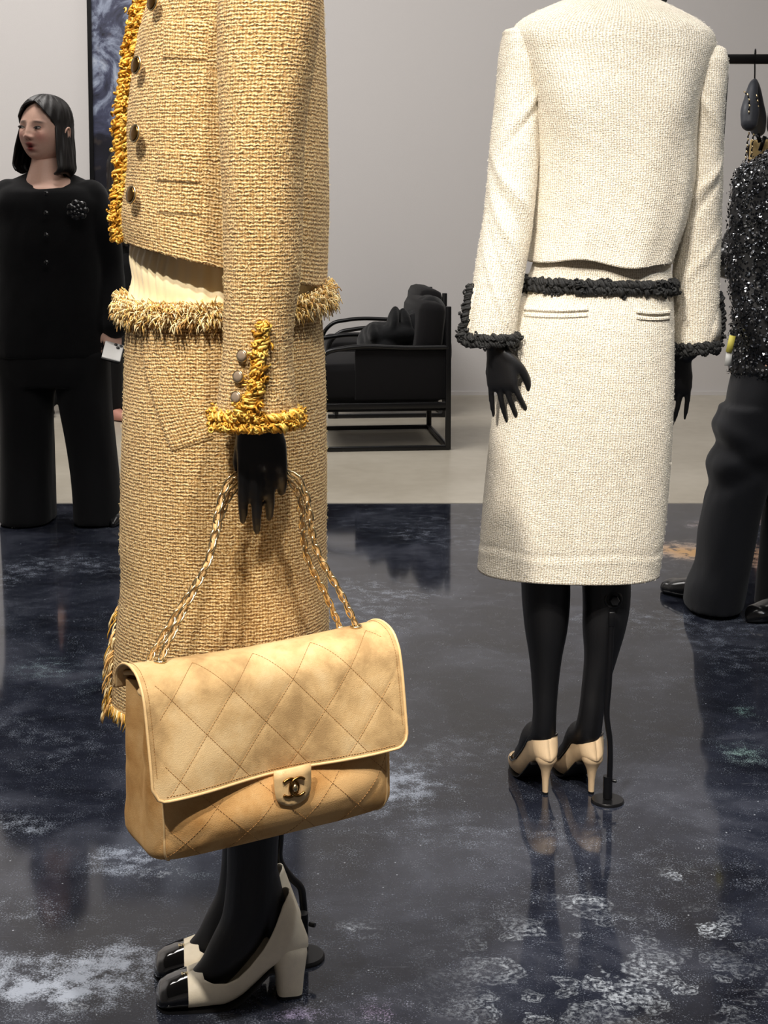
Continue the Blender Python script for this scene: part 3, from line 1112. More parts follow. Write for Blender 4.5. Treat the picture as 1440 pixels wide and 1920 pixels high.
# frayed slit edge by the front hem
mb = MB()
rng = np.random.RandomState(4)
for k in range(170):
    py = rng.normal(1222, 16) if rng.rand() < .45 else rng.normal(1292, 14) if rng.rand() < .7 else rng.uniform(1120, 1320)
    p0 = skirt.at(172 + rng.uniform(-10, 8), skirt.t_of(py), 0.001)
    l = rng.uniform(0.008, 0.022)
    d = np.array([-rng.uniform(0.3, 0.9), -rng.uniform(0, .4), -rng.uniform(0.5, 1.1)])
    mb.tube(np.array([p0, p0 + d * l * 0.5, p0 + d * l * 0.8 + [0, 0, -l * .3], p0 + d * l * 0.9 + [0, 0, -l * .6]]), [.0012, .0012, .001, .0006], 4, mat=int(rng.randint(3)))
for k in range(420):
    a = rng.uniform(0, 200)
    p0 = skirt.at(a, 0.999, 0.001)
    l = rng.uniform(0.008, 0.02)
    d = np.array([rng.normal() * .25, rng.normal() * .25, -1])
    mb.tube(np.array([p0 + [0, 0, .004], p0 + d * l * 0.5, p0 + d * l]), [.0012, .0011, .0007], 4, mat=int(rng.randint(3)))
link('slit_fringe', mb, [M['yarn_cream'], M['yarn_tan'], M['yarn_gold']], ok, stuff=True)
link('loose_fibres', fuzz(jacket, 2600, 0.006, 0.00024, 1, 0.15, 1.0, -10, 190), M['yarn_cream'], oj, stuff=True)
link('loose_fibres', fuzz(sleeve, 1800, 0.006, 0.00024, 2, 0.2, 1.0, -10, 190), M['yarn_cream'], os_, stuff=True)
link('loose_fibres', fuzz(skirt, 2600, 0.006, 0.00024, 3, 0.0, 1.0, -10, 190), M['yarn_cream'], ok, stuff=True)

# legs, feet, hand
BLOCK = [(0.000, .005, .018, .014), (.004, .003, .026, .026), (.012, .001, .033, .033), (.03, .0005, .041, .037), (.055, 0, .049, .040), (.082, 0, .06, .0415),
         (.105, 0, .075, .041), (.128, .010, .10, .037), (.15, .028, .13, .033), (.17, .047, .155, .031), (.19, .061, .17, .031), (.205, .067, .175, .030), (.216, .069, .175, .027), (.226, .070, .175, .019), (.230, .0705, .175, .012), (.2325, .071, .175, .0)]
BLOCK = [r for r in BLOCK if r[0] < .2] + [(.2, .066, .205, .0305)] + [(.2 + .0325 * math.sin(q), .066 + .006 * math.sin(q), .205, .0305 * math.cos(q) if q < 1.57 else 0.0) for q in (.3, .6, .85, 1.05, 1.25, 1.4, 1.5, 1.5708)]
BTOP = [(.070, .0515), (.071, .0485), (.085, .0445), (.105, .044), (.122, .049), (.14, .063), (.16, .086), (.18, .112), (.2, .136), (.215, .152), (.226, .161), (.2325, .164)]


def block_pump(parent, toe, heel):
    tf = shoe_frame(toe, heel)
    R = shoe_rings(tf, BLOCK, top=BTOP, m=260)
    nose = shoe_rings(tf, BLOCK, s1=0.048, grow=0.0008)
    i = next(k for k in range(len(R)) if np.linalg.norm(R[k][22] - R[0][22]) > 0.04)
    o = link('pump', MB().loft(R[i:], cap=(False, False), wrap=False), M['cream_leather'], parent, solid=0.0022, label='cream block-heeled pump')
    link('toe_cap', MB().loft(nose, cap=(True, False), wrap=False), M['patent'], o, label='black patent square toe cap')
    hb = []
    for z, s0, s1, w in [(0.0045, .183, .222, .0225), (.03, .181, .225, .0235), (.055, .177, .229, .0262), (.066, .174, .2305, .0272), (.073, .174, .2300, .0272), (.079, .176, .227, .024)]:
        ring = []
        for a in np.linspace(0, 2 * math.pi, 32, endpoint=False):
            c, s = math.cos(a), math.sin(a)
            ring.append(tf((s0 + s1) / 2 + (s1 - s0) / 2 * np.sign(c) * abs(c) ** (.45 + .45 * min(1, z / .07)), w * np.sign(s) * abs(s) ** (.5 + .4 * min(1, z / .07)), z))
        hb.append(ring)
    link('heel', MB().loft(np.array(hb), cap=(True, True)), M['cream_leather'], o, sharp=50)
    hb2 = np.array(hb[0])
    tip = np.array([hb2 - [0, 0, .0045], hb2])
    link('heel_tip', MB().loft(tip), M['black_fibre'], o, sharp=50)
    so = []
    for s in np.linspace(0.0, .178, 40):
        k = interp_rows(np.array([[r[0], r[1], r[3]] for r in BLOCK[:10]]), 300)
        zb, w = np.interp(s, k[:, 0], k[:, 1]), np.interp(s, k[:, 0], k[:, 2])
        so.append([tf(s, y * w * 0.96, zb + dz) for y, dz in ((-1, .0015), (1, .0015), (1, -.0018 if zb > .004 else 0), (-1, -.0018 if zb > .004 else 0))])
    link('sole', MB().loft(np.array(so)), M['black_fibre'], o, sharp=40)
    e1 = tf(.03, -.004, .0415); 
    mk = MB()
    for sg in (-1, 1):
        tt = np.radians(np.linspace(50, 310, 20)) + (math.pi if sg < 0 else 0)
        mk.tube(np.array([tf(.043 + .0042 * math.sin(q), -.004 + sg * .0018 + .0042 * math.cos(q), .0475) for q in tt]), .0007, 6)
    link('toe_mark', mk, M['gold'], o, label='tiny interlocked arcs in gold')
    return tf


bm_ = MB()
tfN = block_pump(tB, G(293, 1883), G(556, 1859))
tfF = block_pump(tB, G(289, 1827), G(552, 1808))
ANK = [(.145, 0, .55, .047), (.147, 0, .45, .05), (.15, 0, .36, .047), (.149, 0, .27, .0405), (.147, 0, .2, .0385), (.145, 0, .155, .040), (.134, 0, .114, .037), (.112, 0, .078, .033), (.088, 0, .046, .027), (.055, 0, .024, .018)]
for tf in (tfN, tfF):
    foot(bm_, tf, ANK)
    bm_.capsule([tf(.152, 0, .2), tf(.176, 0, .13), tf(.19, 0, .1)], [.034, .026, .022], 16)
hipx, = [P(425, 600, BY)[0]]
bm_.capsule([tfN(.145, 0, .55), (hipx, BY - .055, .85), (hipx, BY - .05, .95)], [.05, .066, .07], 20)
bm_.capsule([tfF(.145, 0, .55), (hipx, BY + .055, .85), (hipx, BY + .05, .95)], [.05, .066, .07], 20)
bm_.capsule([(hipx, BY, .92), (hipx, BY, 1.06), (hipx, BY, 1.3), (hipx + .02, BY, 1.46)], [.115, .1, .115, .1], 24)
bm_.capsule([(hipx + .02, BY, 1.45), (hipx + .01, BY, 1.6)], [.06, .055], 20)
Wr = P(489, 768, 2.040)
bm_.capsule([P(500, 40, 2.055), P(492, 400, 2.035), P(488, 700, 2.035), Wr], [.05, .042, .031, .026], 18)
tipsB = hand(bm_, Wr, (0.02, 0.03, -1), (-1, -0.15, 0), (0.1, 1, 0), k=0.9, curl=((5, 9, 8), (4, 8, 8), (10, 15, 12), (18, 24, 18)), spread=1.2, fr=1.1, fl=1.2, tsp=.22)
bm_.capsule([P(500, 40, 2.455), P(480, 500, 2.475), P(470, 760, 2.475)], [.05, .04, .026], 18)
hand(bm_, P(468, 780, 2.475), (0, 0, -1), (-1, 0, 0), (0, -1, 0), k=0.93)
link('body', fuse(bm_, 'body', 0.0034, 5), M['black_fibre'], tB)

# leg rod and foot plate
st = MB()
rod = [P(527, 1380, 2.335), P(525, 1570, 2.335), P(524, 1612, 2.335), P(545, 1645, 2.34), P(564, 1665, 2.345), P(568, 1690, 2.345), P(570, 1735, 2.345)]
cB = G(567, 1796)
rod += [np.array([cB[0], cB[1], .02])]
link('leg_rod', st.tube(smooth_path(rod, 60), .0062, 14), M['black_metal'], tB)
link('rod_collar', MB().tube(np.array([[cB[0], cB[1], .012], [cB[0], cB[1], .075]]), .0098, 18).disc((cB[0] + .012, cB[1] - .006, .06), (1, -.5, 0), .004, .01, 12), M['black_metal'], tB, sharp=40)
link('foot_plate', MB().disc((cB[0], cB[1], 0), (0, 0, 1), .036, .007, 40, 0, [(1, 0), (1, .6), (.94, 1), (.02, 1)]), M['black_metal'], tB, sharp=50)
# ---------------------------------------------------------------- suede flap handbag hanging from the hand
A_ = P(287, 1608, 1.89)
B_ = P(747, 1497, 2.07)
ex = Vector(B_ - A_); BW = ex.length; ex.normalize()
ey = Vector((0, 0, 1)).cross(ex).normalized()
ez = ex.cross(ey)
BM = Matrix(((ex[0], ey[0], ez[0], A_[0]), (ex[1], ey[1], ez[1], A_[1]), (ex[2], ey[2], ez[2], A_[2]), (0, 0, 0, 1)))
tBag = thing('handbag', 'large tan suede flap bag with quilted stitching and gold chain, hung from the mannequin hand', 'handbag', matrix=BM)
BD, BH = 0.142, 0.215


def blk(name, mb, mat, parent=None, **kw):
    """mesh given in bag coordinates"""
    me = mb.mesh(name); fix_normals(me)
    me.transform(BM)
    return link(name, me, mat, parent or tBag, **kw)


def quilt(x, z, pitch=0.085, ratio=1.0):
    a = ((x + z * ratio) / pitch) % 1.0
    b = ((x - z * ratio) / pitch) % 1.0
    return np.minimum(np.minimum(a, 1 - a), np.minimum(b, 1 - b)) * pitch


def bag_body():
    R = []
    n = 160
    for z in np.r_[0.0, .001, .004, .009, .016, np.linspace(.025, BH, 56)]:
        k = min(1.0, z / .022)
        ins = .016 * (1 - math.sqrt(max(0, 1 - (1 - k) ** 2)))
        f = z / BH
        dep = BD * (1 - 0.30 * f)
        y0 = 0.004 * math.sin(f * 3.0) * -1 + 0.012 * f
        a = np.linspace(0, 2 * math.pi, n, endpoint=False)
        c, s = np.cos(a), np.sin(a)
        e = 2 / 7.0
        X = BW / 2 + (BW / 2 - ins) * np.sign(c) * np.abs(c) ** e
        Yy = y0 + dep / 2 + (dep / 2 - ins) * np.sign(s) * np.abs(s) ** e
        # soft gusset folding inwards near the top
        end = np.clip(1 - (BW / 2 - np.abs(X - BW / 2)) / .03, 0, 1)
        mid = np.exp(-((Yy - y0 - dep * .5) / (dep * .22)) ** 2)
        X = X - np.sign(X - BW / 2) * end * mid * .022 * f ** 1.2
        zz = np.full(n, z)
        # puffed front with quilting and a few dents
        fr = np.clip(1 - (Yy - y0) / .02, 0, 1) * np.clip((BW / 2 - np.abs(X - BW / 2)) / .03, 0, 1)
        q = quilt(X, zz + .03)
        pts = np.stack([X, Yy, zz], -1)
        puff = -.028 * math.exp(-((z - .052) / .042) ** 2) * np.sqrt(np.sin(np.clip(X / BW, 0.0005, .9995) * math.pi))
        Yy = Yy + fr * (puff + .0012 * np.exp(-(q / .005) ** 2) * min(1, f * 6) + .005 * fbm(pts, 14, 8, 3))
        X = X + end * .004 * fbm(pts, 18, 4, 3)
        R.append(np.stack([X, Yy, zz * (BH + .017) / BH - .017], -1))
    return np.array(R)


BR = bag_body()
blk('bag_body', MB().loft(BR, cap=(True, False)), M['suede_body'], solid=0.003)
blk('inner_pocket', MB().box((BW / 2, .055, .17), (BW * .93, .008, .088)), M['suede_body'], bevel=.003)
# welted gusset folds seen at the open end
for x in (0.004, BW - .004):
    g = MB()
    sg = 1 if x < .1 else -1
    g.tube(smooth_path([(x, .012, .214), (x - sg * .004, .03, .2155), (x + sg * .012, .042, .222), (x + sg * .004, .056, .229), (x + sg * .016, .066, .224), (x + sg * .004, .082, .2255), (x, .098, .222)], 50), .0034, 10)
    blk('gusset_welt', g, M['edge_leather'])
for x in (.006, BW - .006):
    pp = MB().tube(BR[1:, 100 if x < .1 else 140], .0018, 8)
    blk('corner_piping', pp, M['edge_leather'])

# flap: side profile from the back edge over the top and down the front
PROF = smooth_path([(.114, .20), (.107, .222), (.082, .240), (.048, .247), (.02, .240), (.003, .222), (-.006, .19), (-.012, .15), (-.0165, .115), (-.0185, .083)], 140)
plen = np.r_[0, np.cumsum(np.linalg.norm(np.diff(PROF, axis=0), axis=1))]
FL = plen[-1]


def flap_pt(u, v):
    """u 0..1 across, v 0..1 along profile; rounded lower corners"""
    wid = BW + .012
    x = -.006 + wid * u
    r = .018
    dx = min(x + .006, BW + .006 - x)
    cut = r - math.sqrt(max(0, r * r - (r - dx) ** 2)) if dx < r else 0
    s = v * (FL - cut)
    y, z = np.interp(s, plen, PROF[:, 0]), np.interp(s, plen, PROF[:, 1])
    f = np.clip((s - .09) / (FL - .09), 0, 1)
    y += f * (-.006 * math.sin(u * 9.0 + .5) * f - .004 * math.cos(u * 5))
    sag = -.007 * math.sin(u * math.pi) * (1 - f) * np.clip(s / .04, 0, 1)
    return np.array([x, y, z + sag]), s


fl = np.zeros((110, 170, 3))
for j in range(110):
    for i in range(170):
        p_, s_ = flap_pt(i / 169, j / 109)
        fl[j, i] = p_
# quilting grooves on the front part
dv = np.gradient(fl, axis=0); du = np.gradient(fl, axis=1)
fn = np.cross(du, dv); fn /= np.linalg.norm(fn, axis=2)[..., None]
if fn[100, 80, 1] > 0:
    fn = -fn
S_ = np.broadcast_to(np.linspace(0, FL, 110)[:, None], (110, 170))
QO = .012
QP, QR = .088, 0.84
q = quilt(fl[..., 0] + QO, S_, QP, QR)
msk = np.clip((S_ - .10) / .02, 0, 1) * np.clip((FL - S_) / .01, 0, 1)
fl = fl + fn * ((-.0007 * np.exp(-(q / .004) ** 2) * msk) + .0022 * fbm(fl.reshape(-1, 3), 11, 21, 3).reshape(110, 170))[..., None]
oF = blk('flap', MB().loft(fl, cap=(False, False), wrap=False), M['suede_flap'], solid=0.0035, label='paler suede flap with diamond stitching')


def flap_at(x, s):
    """surface point (bag coords) at x along the width, s along the profile"""
    u = np.clip((x + .006) / (BW + .012), 0, 1) * 169
    v = np.clip(s / FL, 0, 1) * 109
    i, j = min(int(u), 168), min(int(v), 108)
    a, b = u - i, v - j
    p = (fl[j, i] * (1 - a) + fl[j, i + 1] * a) * (1 - b) + (fl[j + 1, i] * (1 - a) + fl[j + 1, i + 1] * a) * b
    return p + fn[j, i] * .0004


stt = MB()


def dash(pa, pb):
    stt.tube(np.array([pa, (np.array(pa) + pb) / 2, pb]), .00042, 4, cap=False)


def dashes(f, L, step=.0042, fill=.62):
    t = 0
    while t < L - step:
        dash(f(t), f(t + step * fill))
        t += step


for sgn in (1, -1):
    for k in range(-8, 14):
        # lines x + QO + sgn*QR*s = k*QP
        for seg in [0]:
            s_lo, s_hi = .105, FL - .004
            def f(t, k=k, sgn=sgn):
                s = s_lo + t
                return k * QP - QO - sgn * QR * s, s
            t = 0
            while t < s_hi - s_lo - .0033:
                x0, s0 = f(t); x1, s1 = f(t + .0021)
                if .012 < x0 < BW - .012 and .012 < x1 < BW - .012:
                    dash(flap_at(x0, s0), flap_at(x1, s1))
                t += .0033
for x in (.001, BW - .001):
    dashes(lambda t: flap_at(x, .06 + t), FL - .085)
dashes(lambda t: flap_at(.012 + t, FL - .006), BW - .024)
blk('stitching', stt, M['stitch'], oF, stuff=True)
rim = [fl[j, 0] for j in range(0, 110, 3)] + [fl[-1, i] for i in range(0, 170, 3)] + [fl[j, -1] for j in range(109, -1, -3)]
blk('flap_edge', MB().tube(np.array(rim), .0021, 8), M['edge_leather'], oF)

# clasp tab with interlocked-arc turn lock
cx = BW * .515
tab = []
for z, w in [(.093, .027), (.08, .027), (.066, .0268), (.056, .0255), (.05, .0225), (.0455, .017), (.0435, .010), (.043, .003)]:
    y = -.026 - (.001 if z > .085 else 0)
    tab.append([(cx - w, y, z), (cx - w * .5, y - .001, z), (cx, y - .0015, z), (cx + w * .5, y - .001, z), (cx + w, y, z)])
tab = np.array(tab)[::-1]
oT = blk('clasp_tab', MB().loft(tab, cap=(False, False), wrap=False), M['edge_leather'], solid=-0.0045)
emb = MB()
for sg in (-1, 1):
    th = np.radians(np.linspace(44, 316, 40)) if sg > 0 else np.radians(np.linspace(224, 496, 40))
    c0 = np.array([cx + sg * .006, -.0335, .0665])
    emb.tube(np.stack([c0[0] + .0125 * np.cos(th), np.full(40, c0[1] - .001 * sg), c0[2] + .0125 * np.sin(th)], -1), .0021, 10, flat=1.0)
blk('turn_lock_emblem', emb, M['dark_gold'], oT, label='two interlocked gold arcs')
blk('turn_lock', MB().ellipsoid((cx, -.036, .0665), (.0042, .0042, .0056), 16, 12).tube(np.array([(cx, -.028, .0665), (cx, -.035, .0665)]), .003, 12), M['gold'], oT)
# small suede quilting stitches on the lower body front
bb = BVHTree.FromPolygons(BR.reshape(-1, 3).tolist(), [[j * 160 + i, j * 160 + (i + 1) % 160, (j + 1) * 160 + (i + 1) % 160, (j + 1) * 160 + i] for j in range(len(BR) - 1) for i in range(160)])
stt = MB()
for sgn in (1, -1):
    for k in range(-6, 14):
        t = -.012
        while t < .09:
            pts = []
            for tt in (t, t + .0021):
                x = k * .085 - sgn * (tt + .03)
                h = bb.ray_cast(Vector((x, -.2, tt)), Vector((0, 1, 0))) if .015 < x < BW - .015 else (None,)
                pts.append(None if h[0] is None else np.array(h[0]) + [0, -.0005, 0])
            if pts[0] is not None and pts[1] is not None:
                dash(*pts)
            t += .0034
blk('body_stitching', stt, M['stitch'], stuff=True)

# eyelets and the doubled chain strap
def eyelet(x, s):
    p = flap_at(x, s)
    u = np.clip((x + .006) / (BW + .012), 0, 1) * 169; v = s / FL * 109
    nn = fn[int(v), int(u)]
    a = np.linspace(0, 2 * math.pi, 26, endpoint=False)
    t1 = np.array([1.0, 0, 0]); t2 = np.cross(nn, t1)
    return p, nn, MB().tube(p + nn * .001 + .0072 * (np.cos(a)[:, None] * t1 + np.sin(a)[:, None] * t2), .0017, 8, closed=True).disc(p - nn * .0006, nn, .0062, .0012, 20, 1)


EX, ES = .037, .088
eyes = []
for x, s in ((EX, ES), (BW - EX, ES), (EX, .035), (BW - EX, .035)):
    p, nn, e = eyelet(x, s)
    blk('eyelet', e, [M['gold'], M['black_fibre']], oF)
    eyes.append(np.array(BM @ Vector(p + nn * .002)))
HL, HR = P(455, 884, 2.055), P(541, 886, 2.055)
strands = [(eyes[0], HL, HR, eyes[1], 0), (eyes[2], HL + [.008, .008, -.012], HR + [-.008, .006, -.010], eyes[3], 1)]
oS = None
lb = MB()
paths = []
for a, hl, hr, c, k in strands:
    m1 = (a + hl) / 2 + np.array([.004, 0.0, -.006]); m2 = (hr + c) / 2 + np.array([-.006, 0, -.006])
    top = (hl + hr) / 2 + np.array([0, .004, .004])
    pth = smooth_path([a, a * .8 + hl * .2 + [0, 0, -.003], m1, hl, top, hr, m2, c * .8 + hr * .2 + [0, 0, -.003], c], 400)
    paths.append(pth)
    s = np.linspace(0, 1, 400)
    w = np.stack([np.sin(s * 210), np.cos(s * 210) * .6, 0 * s], -1) * .0012
    lb.tube(pth + w, .0034, 6, flat=0.45)
oS = link('chain_strap', lb, M['strap'], tBag, label='tan leather ribbon woven through gold links')
lk = MB()
th = np.linspace(0, 2 * math.pi, 18, endpoint=False)
lk.tube(np.stack([.0096 * np.cos(th), .0053 * np.sin(th), .0008 * np.sin(2 * th)], -1), .00135, 7, closed=True)
lme = lk.mesh('link'); fix_normals(lme); lme.materials.append(M['gold'])
for pth in paths:
    L = np.r_[0, np.cumsum(np.linalg.norm(np.diff(pth, axis=0), axis=1))]
    nl = int(L[-1] / .0132)
    for i in range(nl):
        d = (i + .5) * L[-1] / nl
        p0 = np.array([np.interp(d, L, pth[:, c]) for c in range(3)])
        p1 = np.array([np.interp(d + .002, L, pth[:, c]) for c in range(3)])
        T = Vector(p1 - p0).normalized()
        N_ = T.cross(Vector((0.15, -1, 0.1))).normalized()
        B2 = T.cross(N_)
        ang = math.radians(38 if i % 2 else -52)
        u = N_ * math.cos(ang) + B2 * math.sin(ang); w = T.cross(u)
        mw = Matrix(((T[0], u[0], w[0], p0[0]), (T[1], u[1], w[1], p0[1]), (T[2], u[2], w[2], p0[2]), (0, 0, 0, 1)))
        link('link', lme, None, oS, matrix=mw)
# ---------------------------------------------------------------- mannequin in ivory boucle, seen from behind
WY = 3.02
tW = thing('mannequin', 'black mannequin seen from behind in ivory boucle jacket and skirt with black braid', 'mannequin', (0.41, WY, 0))


def wj_hem(X, Y, t, a):
    w = np.clip((t - 0.8) / 0.2, 0, 1) ** 2
    return w * 0.006 * np.sin(X * 34 + 1.0)


def wj_disp(R, t, a):
    p = R.reshape(-1, 3)
    d = (0.007 * fbm(p * [1, 1, 0.4], 8, 31, 3)).reshape(R.shape[:2])
    # shoulder blades and the hollow between them, long soft folds below
    ad = np.degrees(a)
    d = d + 0.014 * (np.exp(-((ad - 58) / 20) ** 2) + np.exp(-((ad - 122) / 20) ** 2)) * np.exp(-((t - .42) / .14) ** 2)
    d = d + 0.004 * np.cos(a * 9 + 1.3 * t) * np.clip((t - .45) * 2, 0, 1) * np.exp(-((ad - 90) / 55) ** 2)
    return d * np.clip((t - 0.05) * 6, 0, 1)


wj = Surf([(-22, 1098, 1212, .05), (-8, 1086, 1224, .058), (2, 1066, 1244, .07), (14, 1040, 1272, .084), (30, 1006, 1306, .096), (50, 974, 1334, .106), (75, 958, 1342, .112), (110, 966, 1334, .117),
           (160, 982, 1318, .122), (230, 996, 1306, .124), (330, 1003, 1300, .122), (420, 999, 1282, .118), (470, 994, 1264, .118), (492, 992, 1257, .12)],
          WY, n_rows=160, n_ang=150, power=2.4, tilt=-0.055, hem=wj_hem, disp=wj_disp)
ojw = link('jacket', wj.mb(cap=(False, False)), M['ivory'], tW, solid=0.004)


def ws_disp(sd, folds):
    def f(R, t, a):
        p = R.reshape(-1, 3)
        d = (0.005 * fbm(p * [1, 1, 0.5], 11, sd, 3)).reshape(R.shape[:2])
        for t0, a0, sl, wd, am in folds:
            c = t0 + sl * np.radians(np.degrees(a) - a0)
            d = d + am * np.exp(-((t - c) / wd) ** 2) * np.exp(-((np.degrees(a) - a0) / 55) ** 2)
        return d * np.clip(t * 8, 0, 1)
    return f


wl = Surf([(52, 962, 980, .012, 3.020), (56, 948, 994, .035, 3.020), (68, 942, 1006, .05, 3.020), (95, 936, 1014, .06, 3.020), (150, 931, 1016, .064, 3.015), (220, 924, 1014, .064, 3.010), (300, 916, 1010, .062, 3.000), (380, 908, 1004, .06, 2.990),
           (450, 899, 994, .057, 2.980), (520, 889, 982, .054, 2.970), (580, 880, 972, .052, 2.960), (640, 873, 965, .051, 2.955)], 3.020, n_rows=130, n_ang=90, power=2.2, tilt=0.0,
          disp=ws_disp(41, [(.52, 90, -.09, .022, .006), (.60, 80, -.1, .02, -.005), (.66, 90, -.12, .025, .006), (.9, 75, -.16, .02, .006), (.82, 75, -.16, .02, -.005), (.24, 60, .1, .03, .004), (.3, 70, .1, .02, -.004)]))
osl = link('sleeve', wl.mb(cap=(True, False)), M['ivory'], ojw, solid=0.004)
wr = Surf([(84, 1326, 1344, .012, 3.020), (90, 1308, 1356, .035, 3.020), (104, 1298, 1362, .05, 3.020), (140, 1291, 1363, .06, 3.020), (190, 1289, 1358, .064, 3.020), (260, 1289, 1354, .064, 3.025), (330, 1284, 1352, .062, 3.030), (420, 1272, 1351, .06, 3.040),
           (500, 1264, 1350, .057, 3.050), (560, 1262, 1348, .054, 3.055), (610, 1262, 1344, .053, 3.060), (655, 1264, 1341, .052, 3.065)], 3.020, n_rows=130, n_ang=90, power=2.2, tilt=0.0,
          disp=ws_disp(43, [(.45, 90, .08, .022, .005), (.52, 100, .1, .02, -.004), (.7, 90, .1, .025, .004), (.2, 110, -.1, .03, .004)]))
osr = link('sleeve', wr.mb(cap=(True, False)), M['ivory'], ojw, solid=0.004)


def wk_disp(R, t, a):
    p = R.reshape(-1, 3)
    d = (0.006 * fbm(p * [1, 1, 0.3], 7, 51, 3)).reshape(R.shape[:2])
    d = d + 0.0008 * np.exp(-((t - .935 + .006 * np.cos(a * 5)) / .012) ** 2) - 0.001 * np.exp(-((t - .915 + .006 * np.cos(a * 5)) / .01) ** 2)
    return d * np.clip(t * 5, 0.1, 1)


wk = Surf([(462, 1006, 1252, .098), (496, 1000, 1256, .10), (520, 992, 1259, .103), (548, 984, 1261, .108), (580, 968, 1263, .115), (620, 956, 1264, .121), (700, 943, 1264, .125), (800, 925, 1259, .125),
           (900, 913, 1252, .121), (1000, 904, 1243, .119), (1071, 898, 1235, .118)], WY, n_rows=190, n_ang=150, power=2.4, tilt=-.022, disp=wk_disp)
okw = link('skirt', wk.mb(), M['ivory'], tW, solid=0.004)
for x0, x1, yy in ((982, 1104, 575), (1192, 1256, 580)):
    for dy, of_ in ((0, .0045), (11, .003)):
        link('welt_pocket', wk.patch(lambda u, v: (x0 + (x1 - x0) * u, yy + dy + 8 * v + 3 * math.sin(u * 3.020)), 30, 6, of_), M['ivory'], okw)
blk_mats = [M['black_braid']]
b = MB()
wp2 = ring_path(wk, 535, .004, -90, 270, 90)
for dz, sd in ((.006, 71), (-.006, 72)):
    braid(b, wp2 + [0, 0, dz], .012, .0034, sd, 4, .022, 4)
link('waist_braid', b, blk_mats, okw, label='lumpy black braid round the waist')
for S, o_, slit, pyc, sd in ((wl, osl, [(886, 536), (878, 575), (872, 610), (866, 642)], 633, 75), (wr, osr, [(1346, 548), (1349, 580), (1350, 610), (1346, 640)], 648, 77)):
    b = MB()
    tl = .055 if S is wr else 0.0
    cp = ring_path(S, pyc + 2, .002, 0, 360, 50)
    cp[:, 2] += tl * (cp[:, 0] - cp[:, 0].mean())
    for dz in (.005, -.006):
        braid(b, cp + [0, 0, dz], .011, .0031, sd + int(dz * 1000), 4, .02, 4)
    link('cuff_braid', b, blk_mats, o_, label='lumpy black braid round the cuff')
    yb = S.R[-1, 0, 1]
    b = MB()
    sg = -1 if S is wl else 1
    path = [np.array(P(px + sg * 2, py, S.at(180 if S is wl else 0, S.t_of(py))[1] - .012)) for px, py in slit]
    braid(b, path, .013, .0031, sd + 20, 5, .02, 4)
    link('slit_braid', b, blk_mats, o_, label='lumpy black braid up the cuff opening')
    # the open flap of the cuff vent
    g_ = []
    for px, py in slit:
        a0 = P(px + sg * 1, py + 4, path[0][1]); a1 = P(px - sg * 16, py + 4, path[0][1] - .022)
        g_.append([a0, (a0 + a1) / 2 + [0, -.004, 0], a1])
    link('cuff_vent', MB().loft(np.array(g_), cap=(False, False), wrap=False, uv=True), M['ivory'], o_, solid=.003)
# collar braid peeking over the neck
b = MB()
for x0, x1 in ((1062, 1082), (1226, 1246)):
    braid(b, [P(x0 if x0 < 1100 else x1, 4, 3.020), P((x0 + x1) / 2, -14, 3.000), P(x1 if x0 < 1100 else x0, -30, 3.000)], .012, .0032, 81, 4, .02, 3)
link('collar_braid', b, blk_mats, ojw, stuff=True)
link('loose_fibres', fuzz(wj, 2500, .006, .00024, 91, .05, 1, -10, 190), M['yarn_ivory'], ojw, stuff=True)
link('loose_fibres', fuzz(wl, 1800, .006, .00024, 92, .05, 1, -20, 200), M['yarn_ivory'], osl, stuff=True)
link('loose_fibres', fuzz(wr, 1800, .006, .00024, 93, .05, 1, -20, 200), M['yarn_ivory'], osr, stuff=True)
link('loose_fibres', fuzz(wk, 2500, .006, .00024, 94, .05, 1, -10, 190), M['yarn_ivory'], okw, stuff=True)

# body
wb = MB()
SLIM = [(0.000, .004, .014, .004), (.006, .002, .02, .010), (.02, .001, .027, .019), (.045, .0, .036, .028), (.07, 0, .05, .035), (.095, .001, .07, .037), (.115, .008, .09, .034),
        (.14, .028, .115, .030), (.16, .046, .14, .029), (.18, .062, .16, .0295), (.195, .070, .165, .0295), (.207, .074, .165, .0275), (.216, .076, .165, .0235), (.224, .077, .165, .015), (.227, .0775, .165, .009), (.2285, .078, .165, .0)]
SLIM = [r for r in SLIM if r[0] < .19] + [(.195, .070, .165, .0285)] + [(.195 + .0335 * math.sin(q), .070 + .0085 * math.sin(q), .165, .0285 * math.cos(q) if q < 1.57 else 0.0) for q in (.3, .6, .85, 1.05, 1.25, 1.4, 1.5, 1.5708)]
STOP = [(.058, .040), (.059, .037), (.075, .034), (.095, .036), (.115, .048), (.14, .074), (.16, .095), (.18, .112), (.19, .1195), (.2, .123), (.2285, .1265)]


